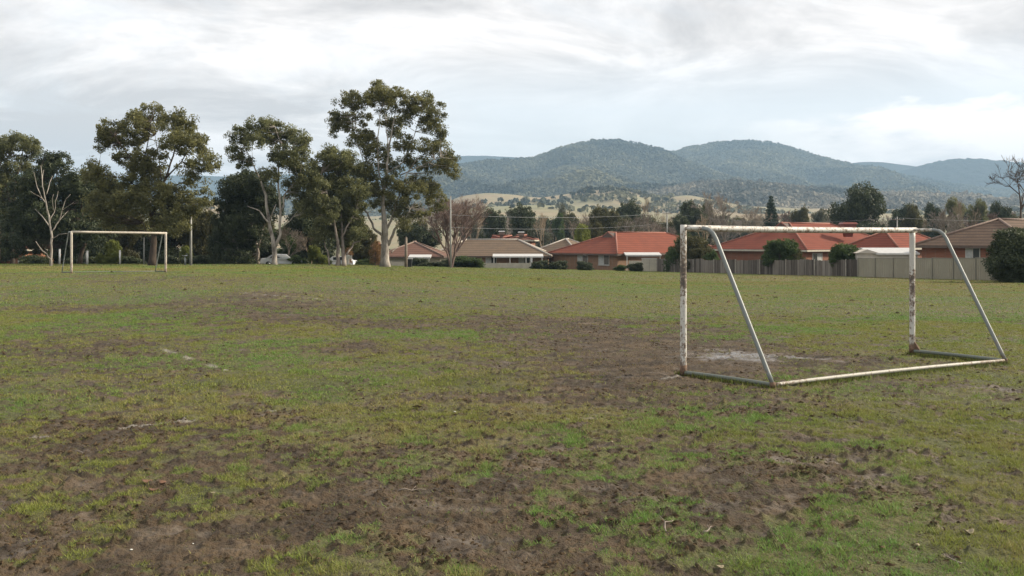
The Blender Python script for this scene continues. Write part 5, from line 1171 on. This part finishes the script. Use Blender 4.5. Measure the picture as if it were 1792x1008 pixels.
leaf(268, 860, 0.09, M['deadleaf'], 'brown dead leaf at the front of the small clump on the mud at lower left', 0.1, asp=0.3)
leaf(372, 868, 0.05, M['paleleaf'], 'small pale leaf on mud right of the brown leaf clump', 0.5)
leaf(230, 966, 0.022, M['chip'], 'tiny white chip on the smooth mud below the brown leaves', 0.4, 'litter_chip', 'litter', 0.1, 0.45)
leaf(338, 955, 0.016, M['chip'], 'tiny white chip on the mud right of the other white chip', 1.4, 'litter_chip', 'litter', 0.1, 0.45)
leaf(1694, 940, 0.10, M['paleleaf'], 'curled tan leaf on the green grass at lower right', 0.3, curl=0.4)
leaf(1605, 958, 0.05, M['paleleaf'], 'small pale leaf left of the curled tan leaf at lower right', 0.9)
leaf(1260, 998, 0.06, M['paleleaf'], 'yellow leaf at the bottom edge among the grass tufts', 0.4)
leaf(1580, 1000, 0.05, M['lime_leaf'], 'greenish leaf near the bottom edge at lower right', 0.2)
leaf(1655, 775, 0.06, M['paleleaf'], 'small tan leaf on the grass at right below the wet mud', 1.3)
leaf(1070, 782, 0.05, M['paleleaf'], 'small tan leaf on mud left of centre of the field', 1.0)
leaf(1545, 965, 0.05, M['deadleaf'], 'small brown leaf among twigs at lower right', 0.7)
leaf(796, 722, 0.03, M['chip'], 'tiny pale chip on the green grass at the middle of the field', 0.2, 'litter_chip', 'litter', 0.1, 0.4)
def twig_(px, py, L, rz, label):
    p = gl(px, py); q = MB(); g = random.Random(px); pts = [Vector((L * (t - 0.5), g.gauss(0, L * 0.05), 0.012 + abs(g.gauss(0, 0.01)))) for t in (0, .25, .5, .75, 1)]
    q.tube(pts, [0.005, 0.005, 0.004, 0.003, 0.002], 5); q.tube([pts[2], pts[2] + Vector((L * .2, L * .2, 0.02))], [0.003, 0.0015], 4)
    o = q.build('twig', M['bark_pale'], None, True, loc=p); o.rotation_euler = (0, 0, rz); tag(o, label, 'twig')
twig_(1172, 928, 0.28, 1.1, 'forked pale twig on the mud at the lower right of centre')
twig_(1240, 935, 0.16, 0.9, 'short pale twig right of the forked twig')
twig_(140, 0 + 800, 0.2, -0.8, 'thin straw twig on the muddy grass at lower left')
twig_(1665, 985, 0.15, 1.9, 'short upright-lying twig near the bottom right corner')
twig_(720, 860, 0.22, 0.3, 'thin pale twig on the mud at lower centre')

# ------------------------------------------------------------------ haze
q = MB(); q.box((0, 0, 232), (15200, 15200, 486)); hz = q.build('haze', bpy.data.materials.new('haze'))
hm = hz.data.materials[0]; hm.use_nodes = True; nt = hm.node_tree; nt.nodes.clear()
pv = nd(nt, 'ShaderNodeVolumePrincipled'); pv.inputs['Color'].default_value = (0.50, 0.74, 1.0, 1); pv.inputs['Density'].default_value = 1.5e-4; pv.inputs['Anisotropy'].default_value = 0.0
ou = nd(nt, 'ShaderNodeOutputMaterial'); nt.links.new(pv.outputs[0], ou.inputs['Volume'])
tag(hz, 'thin blue haze softening the distant hills', 'haze', kind='stuff')
